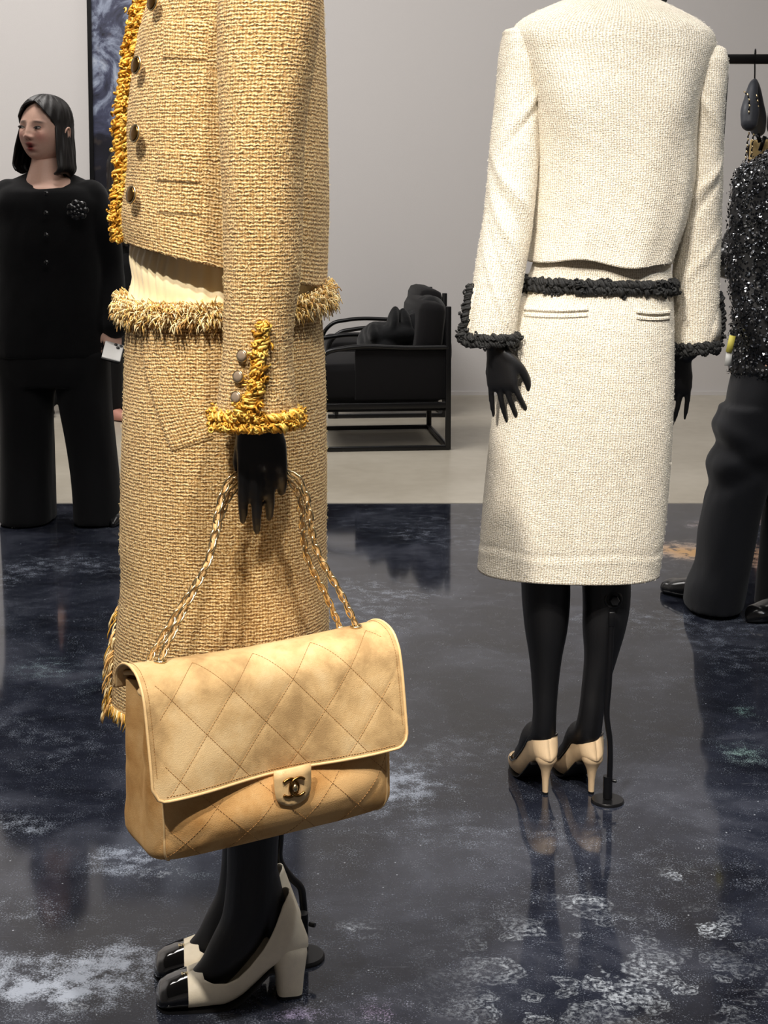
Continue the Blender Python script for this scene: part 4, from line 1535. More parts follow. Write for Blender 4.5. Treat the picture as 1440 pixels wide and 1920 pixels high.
def slim_pump(parent, toe, heel, outward):
    tf = shoe_frame(toe, heel)
    o = link('pump', MB().loft(shoe_rings(tf, SLIM, top=STOP, lean=.3, m=220), cap=(False, False), wrap=False), M['nude_leather'], parent, solid=.002, label='nude leather pump with a slim heel')
    hb = []
    for z, c0, l, w in [(.005, .2, .0075, .0058), (.03, .2005, .0085, .0068), (.05, .2015, .0115, .0098), (.060, .2025, .0145, .0140), (.068, .203, .0185, .0185), (.074, .2035, .022, .0222), (.082, .203, .0212, .0222)]:
        hb.append([tf(c0 + l * math.cos(a), w * math.sin(a), z) for a in np.linspace(0, 2 * math.pi, 26, endpoint=False)])
    K = np.array(hb)
    link('heel', MB().loft(K), M['nude_leather'], o, sharp=60)
    link('heel_tip', MB().loft(np.array([np.array(hb[0]) - [0, 0, .005], np.array(hb[0])])), M['black_fibre'], o, sharp=60)
    R = shoe_rings(tf, SLIM, s0=.07, top=STOP, lean=.3, m=220)
    bd = list(R[::-1, 0][3:]) [::-1]
    rim_ = [r[0] for r in R] + [r[-1] for r in R[::-1]]
    link('topline_binding', MB().tube(np.array(rim_), .0021, 8), M['patent'], o, label='shiny black binding')
    so = []
    k = interp_rows(np.array([[r[0], r[1], r[3]] for r in SLIM[:10]]), 300)
    for s in np.linspace(0.004, .19, 36):
        zb, w = np.interp(s, k[:, 0], k[:, 1]), np.interp(s, k[:, 0], k[:, 2])
        so.append([tf(s, y * w * .92, zb + dz) for y, dz in ((-1, .0012), (1, .0012), (1, -.0018 if zb > .004 else 0), (-1, -.0018 if zb > .004 else 0))])
    link('sole', MB().loft(np.array(so)), M['black_fibre'], o, sharp=40)
    return tf


hl, hr = G(1022, 1488), G(1108, 1487)
dL, dR = np.array([-.055, .221, 0]), np.array([-.062, .219, 0])
tf1 = slim_pump(tW, hl + dL * (.20 / .2286), hl + dL * -.12, -1)
tf2 = slim_pump(tW, hr + dR * (.20 / .2286), hr + dR * -.12, 1)


def wleg(tf, rows, kx):
    pts, rad = [], []
    for py, px, wpx, y in rows:
        pts.append(P(px, py, y)); rad.append(wpx / FPX * y / 2)
    q = list(pts) + [tf(.15, 0, .105), tf(.115, 0, .062), tf(.08, 0, .036), tf(.05, 0, .021)]
    wb.capsule(q, rad + [.033, .031, .0275, .0175], 26, seg=90)
    wb.capsule([pts[-2], tf(.192, 0, .135), tf(.2, 0, .105)], [rad[-2] * .8, .0235, .019], 16)


wleg(tf1, [(700, 1040, 128, 3.005), (900, 1028, 112, 3.005), (1000, 1023, 102, 3.005), (1080, 1023, 95, 3.005), (1130, 1024, 92, 3.005), (1180, 1024, 82, 3.000), (1230, 1023, 64, 2.995), (1290, 1022, 51, 2.990), (1340, 1021, 46, 2.985), (1372, 1018, 50, 2.990)], 0)
wleg(tf2, [(700, 1150, 128, 3.005), (900, 1145, 112, 3.005), (1000, 1140, 102, 3.005), (1080, 1137, 94, 3.005), (1130, 1137, 91, 3.005), (1180, 1132, 82, 3.000), (1230, 1126, 64, 2.995), (1290, 1115, 51, 2.990), (1340, 1108, 49, 2.985), (1372, 1102, 53, 2.990)], 0)
wx = P(1115, 600, WY)[0]
wb.capsule([P(1115, 760, 3.015), P(1120, 600, 3.005), P(1122, 520, 3.005), P(1140, 300, 3.005), P(1148, 90, 3.005)], [.09, .085, .08, .085, .08], 24)
wb.capsule([P(1150, 60, 3.005), P(1152, -20, 3.005), P(1152, -110, 2.985)], [.055, .05, .048], 20)
for S, pxw, pyw, yw in ((wl, 930, 640, 2.940), (wr, 1290, 655, 3.075)):
    c = S.R.mean(1)
    W_ = P(pxw, pyw, yw)
    wb.capsule([c[14], c[60], c[100], W_], [.042, .036, .029, .024], 16)
hand(wb, P(932, 652, 2.935), (.15, -.05, -1), (.85, -.55, 0), (.5, .86, 0), k=.90, curl=((12, 16, 10), (10, 14, 8), (8, 10, 6), (4, 6, 4)), spread=5, fr=.85, fl=1.08)
hand(wb, P(1278, 664, 3.080), (-.12, -.05, -1), (-.85, -.3, 0), (-.5, .86, 0), k=.88, curl=((12, 16, 10), (10, 14, 8), (8, 10, 6), (4, 6, 4)), spread=4, fr=.85, fl=1.08)
link('body', fuse(wb, 'body', .0036, 5), M['black_fibre'], tW)

# calf fitting, rod, plate
kn = P(1151, 1126, 2.95)
link('calf_socket', MB().disc(kn + [0, .012, 0], (0.1, -1, .1), .019, .008, 30, 0, [(1.05, 0), (1, .5), (.8, 1), (.7, .6), (.5, .4), (.02, .4)]), M['black_fibre'], tW)
link('calf_bolt', MB().disc(kn, (0.1, -1, .1), .0105, .009, 6, 0, [(1, 0), (1, .9), (.85, 1.1), (.02, 1.1)]), M['black_metal'], tW, sharp=40)
cW = G(1139, 1503)
rod = [P(1147, 1152, 2.937), P(1146, 1180, 2.937), P(1142, 1280, 2.937), P(1138, 1345, 2.937), P(1143, 1385, 2.937), P(1144, 1420, 2.937), (cW[0] + .003, cW[1], .03)]
link('leg_rod', MB().tube(smooth_path(rod, 60), .0058, 14), M['black_metal'], tW)
link('rod_head', MB().box(P(1147, 1160, 2.937), (.013, .013, .03)), M['black_metal'], tW, bevel=.002)
link('rod_collar', MB().tube(np.array([[cW[0], cW[1], .008], [cW[0], cW[1], .054]]), .0095, 20).disc((cW[0] + .0095, cW[1] - .003, .045), (1, -.3, 0), .0035, .008, 12), M['black_metal'], tW, sharp=40)
link('foot_plate', MB().disc((cW[0], cW[1], 0), (0, 0, 1), .0335, .006, 44, 0, [(1, 0), (1, .6), (.95, 1), (.02, 1)]), M['black_metal'], tW, sharp=50)
# ---------------------------------------------------------------- people
def set_tone(me, fn):
    n = len(me.vertices)
    co = np.zeros(n * 3); me.vertices.foreach_get('co', co)
    c = fn(co.reshape(-1, 3))
    at = me.attributes.new('tone', 'FLOAT_COLOR', 'POINT')
    at.data.foreach_set('color', np.c_[c, np.ones(n)].ravel())


SKIN, BLUSH, LIP, BROW = np.array(sr(226, 184, 164)), np.array(sr(216, 148, 134)), np.array(sr(150, 70, 66)), np.array(sr(52, 38, 33))


def head_mesh(nu=150, nv=150, wide=1.0):
    """head looking along -y, centre between the ears at eye height; returns verts, quads, colours"""
    th = np.linspace(0.03, math.pi - 0.03, nv)
    ph = np.linspace(0, 2 * math.pi, nu, endpoint=False)
    Z = np.cos(th)[:, None] + 0 * ph
    r = np.sin(th)[:, None]
    r = np.where(Z < 0, (1 - np.abs(Z) ** 2.5) ** 0.46, r)
    X, Y = r * np.sin(ph), -r * np.cos(ph)
    jaw = np.where(Z < 0, 1 - 0.16 * np.clip(-Z, 0, 1) ** 1.5, 1)
    x, y, z = X * .077 * jaw * wide, Y * .094, Z * .115
    y = np.where(Y < 0, y * (0.93 - .06 * np.clip(-Z, 0, 1)), y)
    front = np.clip(-Y * 1.6, 0, 1) ** 1.2

    def g(cx, cz, sx, sz, a, both=False):
        v = np.exp(-((x - cx) / sx) ** 2 - ((z - cz) / sz) ** 2)
        if both:
            v = v + np.exp(-((x + cx) / sx) ** 2 - ((z - cz) / sz) ** 2)
        return a * v
    d = g(0, -.002, .009, .02, .006) + g(0, -.02, .010, .016, .010) + g(0, -.031, .012, .009, .011) + g(.0135, -.034, .008, .007, .007, True)
    d += g(0, -.043, .014, .005, -.002)
    d += g(.032, .001, .018, .011, -.0075, True) + g(.034, .021, .02, .007, .0028, True) + g(.046, -.028, .024, .02, .0055, True)
    d += g(0, -.0545, .019, .0048, .0062) + g(0, -.074, .016, .006, .0078) + g(0, -.064, .013, .0042, -.008) + g(0, -.083, .02, .005, -.002) + g(0, -.098, .017, .012, .006)
    y = y - d * front
    mouth = np.clip(np.exp(-(x / .020) ** 2 - ((z + .0545) / .0052) ** 2) + np.exp(-(x / .018) ** 2 - ((z + .074) / .0062) ** 2) + np.exp(-(x / .014) ** 2 - ((z + .064) / .006) ** 2), 0, 1) * front
    inner = np.exp(-(x / .010) ** 2 - ((z + .064) / .003) ** 2) * front
    bl = (np.exp(-((np.abs(x) - .044) / .022) ** 2 - ((z + .028) / .02) ** 2) * .75 + .6 * np.exp(-(x / .014) ** 2 - ((z + .034) / .009) ** 2)) * front
    bx = np.abs(x) - .033
    br = np.exp(-(bx / .019) ** 4 - ((z - .0225 + .10 * np.abs(bx) * (bx > 0)) / .0042) ** 2) * front
    ns = np.exp(-((np.abs(x) - .0075) / .004) ** 2 - ((z + .0405) / .003) ** 2) * front
    C = SKIN + (BLUSH - SKIN) * np.clip(bl, 0, 1)[..., None]
    C = C + (BROW - C) * np.clip(br * .92, 0, 1)[..., None]
    C = C + (LIP - C) * np.clip(mouth * 1.25, 0, 1)[..., None]
    C = C + (np.array(sr(56, 20, 20)) - C) * np.clip(inner + ns * .8, 0, 1)[..., None]
    R = np.stack([x, y, z], -1)
    return R, C


def rotm(yaw, pitch=0, roll=0):
    return np.array((Matrix.Rotation(math.radians(yaw), 3, 'Z') @ Matrix.Rotation(math.radians(roll), 3, 'Y') @ Matrix.Rotation(math.radians(pitch), 3, 'X')))


def join_meshes(name, parts, mat):
    """parts: list of (V, [faces], colours)"""
    mb = MB(); cs = []
    for V, F, C in parts:
        mb.add(V, F); cs.append(C)
    me = mb.mesh(name)
    at = me.attributes.new('tone', 'FLOAT_COLOR', 'POINT')
    c = np.vstack(cs)
    at.data.foreach_set('color', np.c_[c, np.ones(len(c))].ravel())
    fix_normals(me)
    me.materials.append(mat)
    return me


def mesh_arrays(me):
    n = len(me.vertices)
    co = np.zeros(n * 3); me.vertices.foreach_get('co', co)
    q = [list(p.vertices) for p in me.polygons]
    return co.reshape(-1, 3), [np.array([f for f in q if len(f) == 4]), np.array([f for f in q if len(f) == 3]).reshape(-1, 3)]


def person_body(parent, flesh, hc, hr, scale=1.0, wide=1.0, face=True):
    """flesh: MB of neck, trunk, limbs and hands; one skin, head joined on"""
    me = fuse(flesh, 'body', .005, 3)
    V, F = mesh_arrays(me); bpy.data.meshes.remove(me)
    R, C = head_mesh(wide=wide) if face else head_mesh(60, 50, wide)
    mb = MB().loft(R.reshape(R.shape) * scale @ hr.T + np.array(hc))
    HV = np.vstack(mb.V); HC = np.vstack([C.reshape(-1, 3), C[0, :1].reshape(-1, 3), C[-1, :1].reshape(-1, 3)])
    parts = [(V, F, np.tile(SKIN, (len(V), 1))), (HV, mb.F, HC)]
    for sx in (-1, 1):
        e = MB().ellipsoid((sx * .077 * wide, .012, -.016), (.008, .017, .030), 16, 12, rotm(0, -12)).tube(np.array([(sx * (.081 * wide + .004 * math.sin(t)), .012 + .014 * math.cos(t), -.014 + .026 * math.sin(t)) for t in np.linspace(-1.2, 4.0, 22)]), .0035, 6)
        EV = np.vstack(e.V) * scale @ hr.T + np.array(hc)
        parts.append((EV, e.F, np.tile(SKIN * .96, (len(EV), 1))))
    return link('body', join_meshes('body', parts, M['skin']), None, parent)


def at_head(p, hc, hr, s):
    return np.array(p) * s @ hr.T + np.array(hc)


# ---- woman with bobbed hair
QY = float(G(60, 978)[1])
q1 = thing('person', 'woman with dark bobbed hair, black cardigan and black trousers, holding a phone', 'person', (P(110, 980, QY)[0], QY, 0))
X_ = lambda px, py, y=QY: P(px, py, y)
hc, hr, hs = X_(84, 244, QY - .01), rotm(-27, -3, 3), 1.06
fl_ = MB()
fl_.capsule([X_(88, 265), X_(86, 305), X_(85, 340, QY - .01), X_(92, 400)], [.055, .055, .072, .095], 20)
fl_.capsule([X_(100, 390), X_(104, 500), X_(106, 600), X_(108, 660)], [.13, .13, .135, .13], 24)
SHR, ELR, WRR = X_(178, 372), X_(200, 500, QY + .02), X_(213, 610, QY - .05)
SHL, ELL, WRL = X_(10, 372), X_(-16, 500, QY + .02), X_(-14, 618, QY - .04)
fl_.capsule([SHR, ELR, WRR], [.05, .042, .027], 16)
fl_.capsule([SHL, ELL, WRL], [.05, .042, .027], 16)
fl_.capsule([X_(70, 660), X_(56, 800), X_(54, 950)], [.085, .06, .04], 18)
fl_.capsule([X_(140, 660), X_(162, 800), X_(184, 950)], [.085, .06, .04], 18)
hand(fl_, WRR, (-.02, -.25, -1), (-1, -.45, 0), (-.4, .9, .0), k=.92, curl=((30, 40, 25), (32, 42, 25), (34, 44, 25), (36, 46, 28)), spread=3)
hand(fl_, WRL, (.05, -.1, -1), (.5, -.8, 0), (.85, .5, 0), k=.9, curl=(22, 26, 18))
person_body(q1, fl_, hc, hr, hs, wide=1.13)
for sx in (-1, 1):
    ew = MB(); iw = MB(); lw = MB()
    n = 16
    pts_t, pts_b = [], []
    for i in range(n):
        t = i / (n - 1) * 2 - 1
        x = sx * .036 + t * .0155
        yf = -.0815 + .10 * abs(x) ** 1.35
        zt = .0008 + .0052 * (1 - t * t) ** .7 + .0012 * t * sx
        zb = .0008 - .0042 * (1 - t * t) ** .7 + .0012 * t * sx
        pts_t.append((x, yf - .002, zt)); pts_b.append((x, yf - .002, zb))
    ew.loft(np.array([at_head(pts_t, hc, hr, hs), at_head((np.array(pts_t) + pts_b) / 2 + [0, -.0015, 0], hc, hr, hs), at_head(pts_b, hc, hr, hs)]), cap=(False, False), wrap=False)
    oe = link('eye', ew, M['eye_white'], q1, solid=.002)
    cx_ = sx * .036 - .004
    iw.disc(at_head((cx_, -.0815 + .10 * abs(cx_) ** 1.35 - .0046, .001), hc, hr, hs), hr @ np.array([0, -1, 0]), .006, .0012, 18)
    link('iris', iw, M['eye_dark'], oe)
    lw.tube(at_head(np.array(pts_t) + [0, -.0012, .0004], hc, hr, hs), .0013, 6)
    link('upper_lid', lw, M['lash'], oe)
# hair: centre parted bob
def bob(hc, hr, s, bottom=-.125, flare=1.0, open_=62, mid=None):
    rows = []
    n = 90
    zs = np.r_[np.linspace(.1272, .1, 10), np.linspace(.095, .03, 14), np.linspace(.02, bottom, 26)]
    for z in zs:
        f = np.clip((.128 - z) / .1, 0, 1)
        rad = math.sqrt(max(0.0004, 1 - (1 - f) ** 2.2))
        g = np.clip((0.02 - z) / (.02 - bottom), 0, 1)
        hx, hy = (.089 + .022 * g * flare) * rad, (.104 + .004 * g) * rad
        hx *= 1 - .22 * max(0, (g - .82) / .18) ** 2
        hl_ = .098
        if z > hl_:
            o = 0.0
        else:
            o = math.radians(open_) * np.clip((hl_ - z) / .085, 0, 1) ** .6
        a = np.linspace(-math.pi + o, math.pi - o, n)      # 0 = back
        part = .004 * np.exp(-((np.abs(a) - math.pi) / .12) ** 2) * (z > .03)
        wav = .0022 * np.sin(a * 17 + z * 40) + .0015 * np.sin(a * 41)
        rows.append(np.stack([(hx + wav - part) * np.sin(a), .004 + (hy + wav - part) * np.cos(a), np.full(n, z) + .004 * np.sin(a * 9) * g - part], -1) * s @ hr.T + np.array(hc))
    return MB().loft(np.array(rows), cap=(True, False), wrap=False, uv=True)


link('hair', bob(hc, hr, hs, bottom=-.155, flare=1.6, open_=64), M['hair'], q1, solid=.007, label='short dark brown bob')
for sx in (1, -1):
    link('earring', MB().ellipsoid(at_head((sx * .089, .004, -.05), hc, hr, hs), (.006, .005, .012), 12, 8), M['earring'], q1)


def cloth_disp(am, sc_, seed, zs=.5):
    return lambda co: am * fbm(co * [1, 1, zs], sc_, seed, 3)


cg = MB()
YB = QY
def ring_rows(rows, n=48, power=2.3):
    out = []
    for py, l, r, ay, y, *tl in rows:
        a_, b_ = P(l, py, y), P(r, py, y)
        t = np.linspace(0, 2 * math.pi, n, endpoint=False)
        e = 2 / power
        out.append(np.stack([(a_[0] + b_[0]) / 2 + (b_[0] - a_[0]) / 2 * np.sign(np.cos(t)) * np.abs(np.cos(t)) ** e, y + ay * np.sign(np.sin(t)) * np.abs(np.sin(t)) ** e, a_[2] + (tl[0] if tl else 0) * ay * np.sign(np.sin(t)) * np.abs(np.sin(t)) ** e], -1))
    R = np.array(out)
    m = len(R)
    K = interp_rows(np.c_[np.array([r[0] for r in rows], float), R.reshape(m, -1)], m * 6)[:, 1:].reshape(m * 6, n, 3)
    return K


cg.loft(ring_rows([(331, 44, 124, .085, YB + .005, .42), (336, 30, 142, .10, YB + .005, .34), (346, 6, 172, .115, YB, .2), (364, -8, 190, .125, YB, .08), (420, -6, 196, .135, YB), (520, -6, 200, .14, YB), (600, -10, 204, .15, YB), (668, -12, 208, .155, YB)]))
cg.capsule([X_(168, 372), X_(188, 430), X_(203, 510, QY + .02), X_(211, 575, QY - .02), X_(215, 612, QY - .05)], [.072, .072, .062, .055, .052], 24)
cg.capsule([X_(16, 372), X_(-4, 430), X_(-18, 510, QY + .02), X_(-20, 580, QY - .02), X_(-18, 630, QY - .04)], [.072, .072, .062, .055, .052], 24)
ocg = link('cardigan', fuse(cg, 'cardigan', .008, 5, cloth_disp(.006, 9, 3)), M['knit'], q1)
for py in (363, 400, 441, 492):
    link('button', MB().disc(X_(87, py, QY - .165), (0, -1, .1), .009, .006, 16), M['black_leather'], ocg)
fw = MB()
for ring_, n_, r_ in ((.026, 7, .017), (.013, 5, .012), (0.0, 1, .011)):
    for k in range(n_):
        a = 2 * math.pi * k / n_
        fw.ellipsoid(X_(145, 394, QY - .165) + np.array([ring_ * math.cos(a), -.004 * (n_ < 6), ring_ * math.sin(a)]), (r_, .008, r_ * .8), 12, 8)
link('flower_brooch', fw, M['black_leather'], q1, label='black fabric flower brooch')
tr = MB()
tr.loft(ring_rows([(640, -6, 204, .145, YB), (690, -6, 206, .15, YB), (720, 0, 203, .14, YB)]))
tr.loft(ring_rows([(660, -4, 112, .125, YB), (740, 0, 102, .12, YB), (850, 2, 101, .12, YB + .01), (940, 2, 103, .14, YB + .01), (974, 2, 104, .15, YB + .01)]))
tr.loft(ring_rows([(660, 98, 206, .125, YB), (740, 110, 208, .12, YB), (850, 128, 218, .12, YB + .01), (940, 138, 227, .14, YB + .01), (974, 140, 230, .15, YB + .01)]))
link('trousers', fuse(tr, 'trousers', .008, 4, cloth_disp(.008, 8, 5, .25)), M['black_cloth'], q1)


def flat_shoe(parent, toe, heel, w=.042, mat=None, name='shoe', sole=.02):
    tf = shoe_frame(toe, heel)
    L = float(np.linalg.norm((np.array(heel) - np.array(toe))[:2]))
    st_ = [(0, .003, .02, .006, 9), (.02, 0, .04, w * .7, 9), (.06, 0, .05, w, 9), (.12, 0, .065, w * .97, 9), (.17, 0, .08, w * .85, 9), (.22, 0, .085, w * .8, 9), (.25, 0, .08, w * .6, 9), (.262, .003, .06, .006, 9)]
    R = shoe_rings(tf, [(a * L / .262, b, c, d, e) for a, b, c, d, e in st_], n=30, lean=0)
    return link(name, MB().loft(R, cap=(True, True), wrap=True), mat or M['black_leather'], parent)


flat_shoe(q1, G(30, 992), G(66, 952) * [1, 1, 0] + [0, .1, 0])
flat_shoe(q1, G(212, 990), G(196, 952) * [1, 1, 0] + [0, .1, 0])
# phone held in her hand: a thing of its own
pc = X_(211, 660, QY - .13)
rot = rotm(10, -62, 16)
tP = thing('phone', 'pale phone with round camera lenses in black case, held by the bob-haired woman', 'phone', pc)
ph = lambda v: np.array(v) @ rot.T + pc
link('case', MB().box(pc + rot @ np.array([0, .003, 0]), (.076, .009, .12), rot), M['phone_black'], tP, bevel=.006)
link('back_panel', MB().box(pc + rot @ np.array([0, -.003, 0]), (.07, .006, .114), rot), M['phone_white'], tP, bevel=.004)
for dx, dz in ((.006, .042), (.026, .042), (.016, .025)):
    link('lens', MB().disc(ph((dx, -.006, dz)), rot @ np.array([0, -1, 0]), .0068, .004, 18), M['phone_black'], tP)

# ---- simple standing figures further off
def far_person(label, px, Y, hgt, yaw, hair_len, group=None, foot_dx=(-.1, .1), foot_yaw=0, lean=0.0, arm_out=(.0, .0), bare=False, foot_fwd=(0, 0)):
    x0 = P(px, 600, Y)[0]
    q = thing('person', label, 'person', (x0, Y, 0), group)
    k = hgt / 1.62
    r3 = rotm(yaw)
    L = lambda x, y, z: np.array([x0, Y, 0]) + (r3 @ np.array([x, y, 0])) * k + np.array([0, 0, z * k])
    hd = L(0, -.03 - lean, 1.51)
    f = MB()
    f.capsule([L(0, -.01 - lean, 1.44), L(0, -lean * .6, 1.38), L(0, 0, 1.25)], [.052, .056, .09], 16)
    f.capsule([L(0, 0, 1.28), L(0, 0, 1.05), L(0, 0, .88)], [.11, .105, .11], 18)
    arms = []
    for sx, ao in ((-1, arm_out[0]), (1, arm_out[1])):
        sh, el, wr_ = L(sx * .165, 0, 1.29), L(sx * (.21 + ao), .03, 1.03), L(sx * (.19 + ao * .3), -.10 - ao, .82 + ao * .5)
        arms.append((sh, el, wr_))
        f.capsule([sh, el, wr_], [.042, .036, .024], 12)
        hand(f, wr_, np.array(wr_) - el, r3 @ np.array([-sx * .3, -.9, 0]), r3 @ np.array([-sx, .2, 0]), k=.85, curl=(18, 22, 14))
    for i, sx in enumerate((-1, 1)):
        f.capsule([L(sx * .08, 0, .88), L((sx * .08 + foot_dx[i]) / 2, 0, .45), L(foot_dx[i], .01 - foot_fwd[i], .09)], [.075, .05, .035], 14)
    person_body(q, f, hd, rotm(yaw), .98, face=False)
    c = MB()
    cc, cs_ = math.cos(math.radians(yaw)), math.sin(math.radians(yaw))
    rr = []
    for z, ax, ay in ((1.40, .075, .07), (1.375, .12, .085), (1.34, .17, .10), (1.28, .195, .115), (1.1, .18, .12), (.95, .185, .13), (.80, .19, .135)):
        t = np.linspace(0, 2 * math.pi, 40, endpoint=False)
        rr.append(np.array([L(ax * math.cos(a), ay * math.sin(a), z) for a in t]))
    c.loft(np.array(rr))
    for sh, el, wr_ in arms:
        c.capsule([sh, el, np.array(wr_) * .85 + el * .15], [.062, .055, .042], 16)
    link('top', fuse(c, 'top', .01, 4, cloth_disp(.006, 9, int(abs(px)))), M['knit'], q)
    t_ = MB()
    t_.capsule([L(0, 0, .92), L(0, 0, .8)], [.15, .16], 20)
    for i, sx in enumerate((-1, 1)):
        t_.capsule([L(sx * .085, 0, .86), L((sx * .08 + foot_dx[i]) / 2, 0, .45), L(foot_dx[i], .01 - foot_fwd[i], .1)], [.1, .082, .075], 18)
    link('trousers', fuse(t_, 'trousers', .01, 4, cloth_disp(.008, 8, 7, .3)), M['black_cloth'], q)
    for i in range(2):
        d = rotm(yaw + foot_yaw)
        a_ = L(foot_dx[i], -foot_fwd[i], 0) + d @ np.array([0, -.18, 0]); b_ = L(foot_dx[i], -foot_fwd[i], 0) + d @ np.array([0, .07, 0])
        flat_shoe(q, a_, b_, .04, M['bare_shoe'] if bare else None)
    link('hair', bob(hd, rotm(yaw), 1.0, bottom=hair_len, flare=.5, open_=52), M['hair'], q, solid=.012)
    return q


far_person('woman with long dark hair in black, half hidden beside the framed print', 221, 8.55, 1.52, 55, -.42, foot_dx=(-.07, .06), lean=.05, bare=True)
far_person('person in black hidden behind the bob-haired woman, one black shoe showing between her legs', 96, 8.75, 1.50, 20, -.16, foot_dx=(-.05, .10))
far_person('person in black coat half hidden behind the sequin jacket, dark shoe pointing at the mannequin', 1436, 8.0, 1.56, -78, -.12, foot_dx=(-.06, .08), foot_fwd=(-.1, .12), arm_out=(-.06, -.06))
bg = MB()
bc = P(1364, 488, 7.8)
bg.ellipsoid(bc, (.085, .07, .10), 28, 20).ellipsoid(bc + [0.02, 0, .07], (.05, .05, .09), 24, 16)
tb2 = thing('handbag', 'slouchy black shoulder bag hanging behind the sequin jacket', 'handbag', bc)
link('bag_body', fuse(bg, 'bag_body', .006, 4, cloth_disp(.012, 12, 4)), M['black_leather'], tb2)
link('strap', MB().tube(smooth_path([bc + [-.03, 0, .10], P(1372, 440, 7.8), P(1384, 390, 7.85), P(1400, 350, 7.9)], 40), .010, 8), M['black_leather'], tb2)

# ---- person in the sequin jacket, cut off by the frame
SY = float(G(1330, 1146)[1]) + .02
q2 = thing('person', 'person in black sequin jacket and wide black trousers standing with one foot forward', 'person', (P(1470, 1100, SY)[0], SY, 0))
S_2 = lambda px, py, y=SY: P(px, py, y)
f = MB()
f.capsule([S_2(1500, 225), S_2(1500, 270), S_2(1500, 330)], [.055, .058, .1], 18)
f.capsule([S_2(1500, 340), S_2(1490, 520), S_2(1480, 690)], [.11, .11, .12], 20)
f.capsule([S_2(1430, 700), S_2(1385, 900, SY), S_2(1345, 1105, SY)], [.08, .055, .035], 16)
f.capsule([S_2(1510, 700), S_2(1490, 900, SY + .05), S_2(1478, 1120, SY + .05)], [.08, .055, .035], 16)
for pts in ([S_2(1405, 340, SY + .01), S_2(1402, 510, SY - .02), S_2(1440, 640, SY - .1)], [S_2(1610, 340), S_2(1630, 520), S_2(1600, 650, SY + .1)]):
    f.capsule(pts, [.045, .037, .025], 14)
    hand(f, pts[-1], pts[-1] - pts[-2], (0, .3, .9), (.2, 1, 0), k=.88, curl=(25, 30, 20))
hq = S_2(1505, 165)
person_body(q2, f, hq, rotm(-140), 1.0, face=False)
link('hair', bob(hq, rotm(-140), 1.0, bottom=-.14, flare=.8, open_=52), M['hair'], q2, solid=.012)
# jacket
jm = MB()
jm.loft(ring_rows([(272, 1460, 1540, .07, SY), (284, 1440, 1562, .09, SY), (300, 1418, 1590, .11, SY), (330, 1396, 1612, .125, SY), (380, 1390, 1616, .135, SY), (460, 1386, 1610, .14, SY), (560, 1380, 1606, .145, SY), (640, 1376, 1606, .15, SY), (700, 1372, 1606, .155, SY)]))
jm.capsule([S_2(1420, 345, SY), S_2(1408, 430, SY - .02), S_2(1404, 530, SY - .04), S_2(1420, 600, SY - .08), S_2(1440, 650, SY - .1)], [.07, .064, .058, .052, .046], 20)
jm.capsule([S_2(1590, 345, SY), S_2(1622, 440), S_2(1634, 530), S_2(1604, 650, SY + .1)], [.07, .064, .058, .046], 20)
jme = fuse(jm, 'jacket', .008, 4, cloth_disp(.004, 9, 15))
oq = link('jacket', jme, M['sequin_base'], q2)
V, F = mesh_arrays(jme)
no = np.zeros(len(V) * 3); jme.vertices.foreach_get('normal', no); no = no.reshape(-1, 3)
rng = np.random.RandomState(12)
near = np.where((V[:, 0] < P(1520, 500, SY)[0]) & (no[:, 1] < .45))[0]
sq = MB()
ang6 = np.linspace(0, 2 * math.pi, 6, endpoint=False)
for k in range(7000):
    i = near[rng.randint(len(near))]
    n_ = no[i] + rng.randn(3) * .38
    n_ /= np.linalg.norm(n_)
    c = V[i] + rng.randn(3) * .004 + no[i] * rng.uniform(.001, .004)
    u = np.cross(n_, [0.1, .2, 1]); u /= np.linalg.norm(u); w = np.cross(n_, u)
    r_ = rng.uniform(.0028, .0048)
    ring = c + r_ * (np.cos(ang6)[:, None] * u + np.sin(ang6)[:, None] * w)
    sq.add(np.vstack([ring, [c + n_ * .0008]]), [np.array([[j, (j + 1) % 6, 6] for j in range(6)])], int(rng.rand() < .12))
link('sequins', sq, [M['sequin'], M['sequin_bright']], oq, recalc=False, stuff=True, label='glittering black and silver sequins')
tr = MB()
tr.loft(ring_rows([(690, 1376, 1600, .15, SY), (740, 1366, 1600, .15, SY), (790, 1360, 1600, .14, SY)]))
tr.loft(ring_rows([(760, 1352, 1500, .13, SY), (840, 1336, 1470, .125, SY), (920, 1326, 1438, .12, SY), (1000, 1312, 1416, .12, SY), (1060, 1306, 1404, .125, SY), (1100, 1290, 1396, .13, SY), (1135, 1286, 1388, .135, SY)]))
tr.loft(ring_rows([(760, 1440, 1600, .13, SY + .05), (840, 1436, 1580, .125, SY + .05), (1000, 1428, 1540, .12, SY + .05), (1100, 1420, 1530, .13, SY + .05), (1150, 1416, 1532, .135, SY + .05)]))


def big_folds(co):
    d = .010 * fbm(co * [1, 1, .5], 7, 33, 3)
    for z0, x0, sl, wd, am in ((.56, 1.0, -.5, .03, .012), (.50, 1.0, -.6, .025, -.011), (.45, 1.0, .45, .028, .010), (.40, 1.02, .5, .025, -.008)):
        d = d + am * np.exp(-((co[:, 2] - z0 - sl * (co[:, 0] - x0)) / wd) ** 2) * np.exp(-((co[:, 0] - x0) / .12) ** 2)
    return d


link('trousers', fuse(tr, 'trousers', .007, 4, big_folds), M['black_suit'], q2)
flat_shoe(q2, G(1240, 1108) * [1, 1, 0], G(1366, 1136) * [1, 1, 0], .045)
flat_shoe(q2, G(1400, 1168), G(1520, 1150), .045)
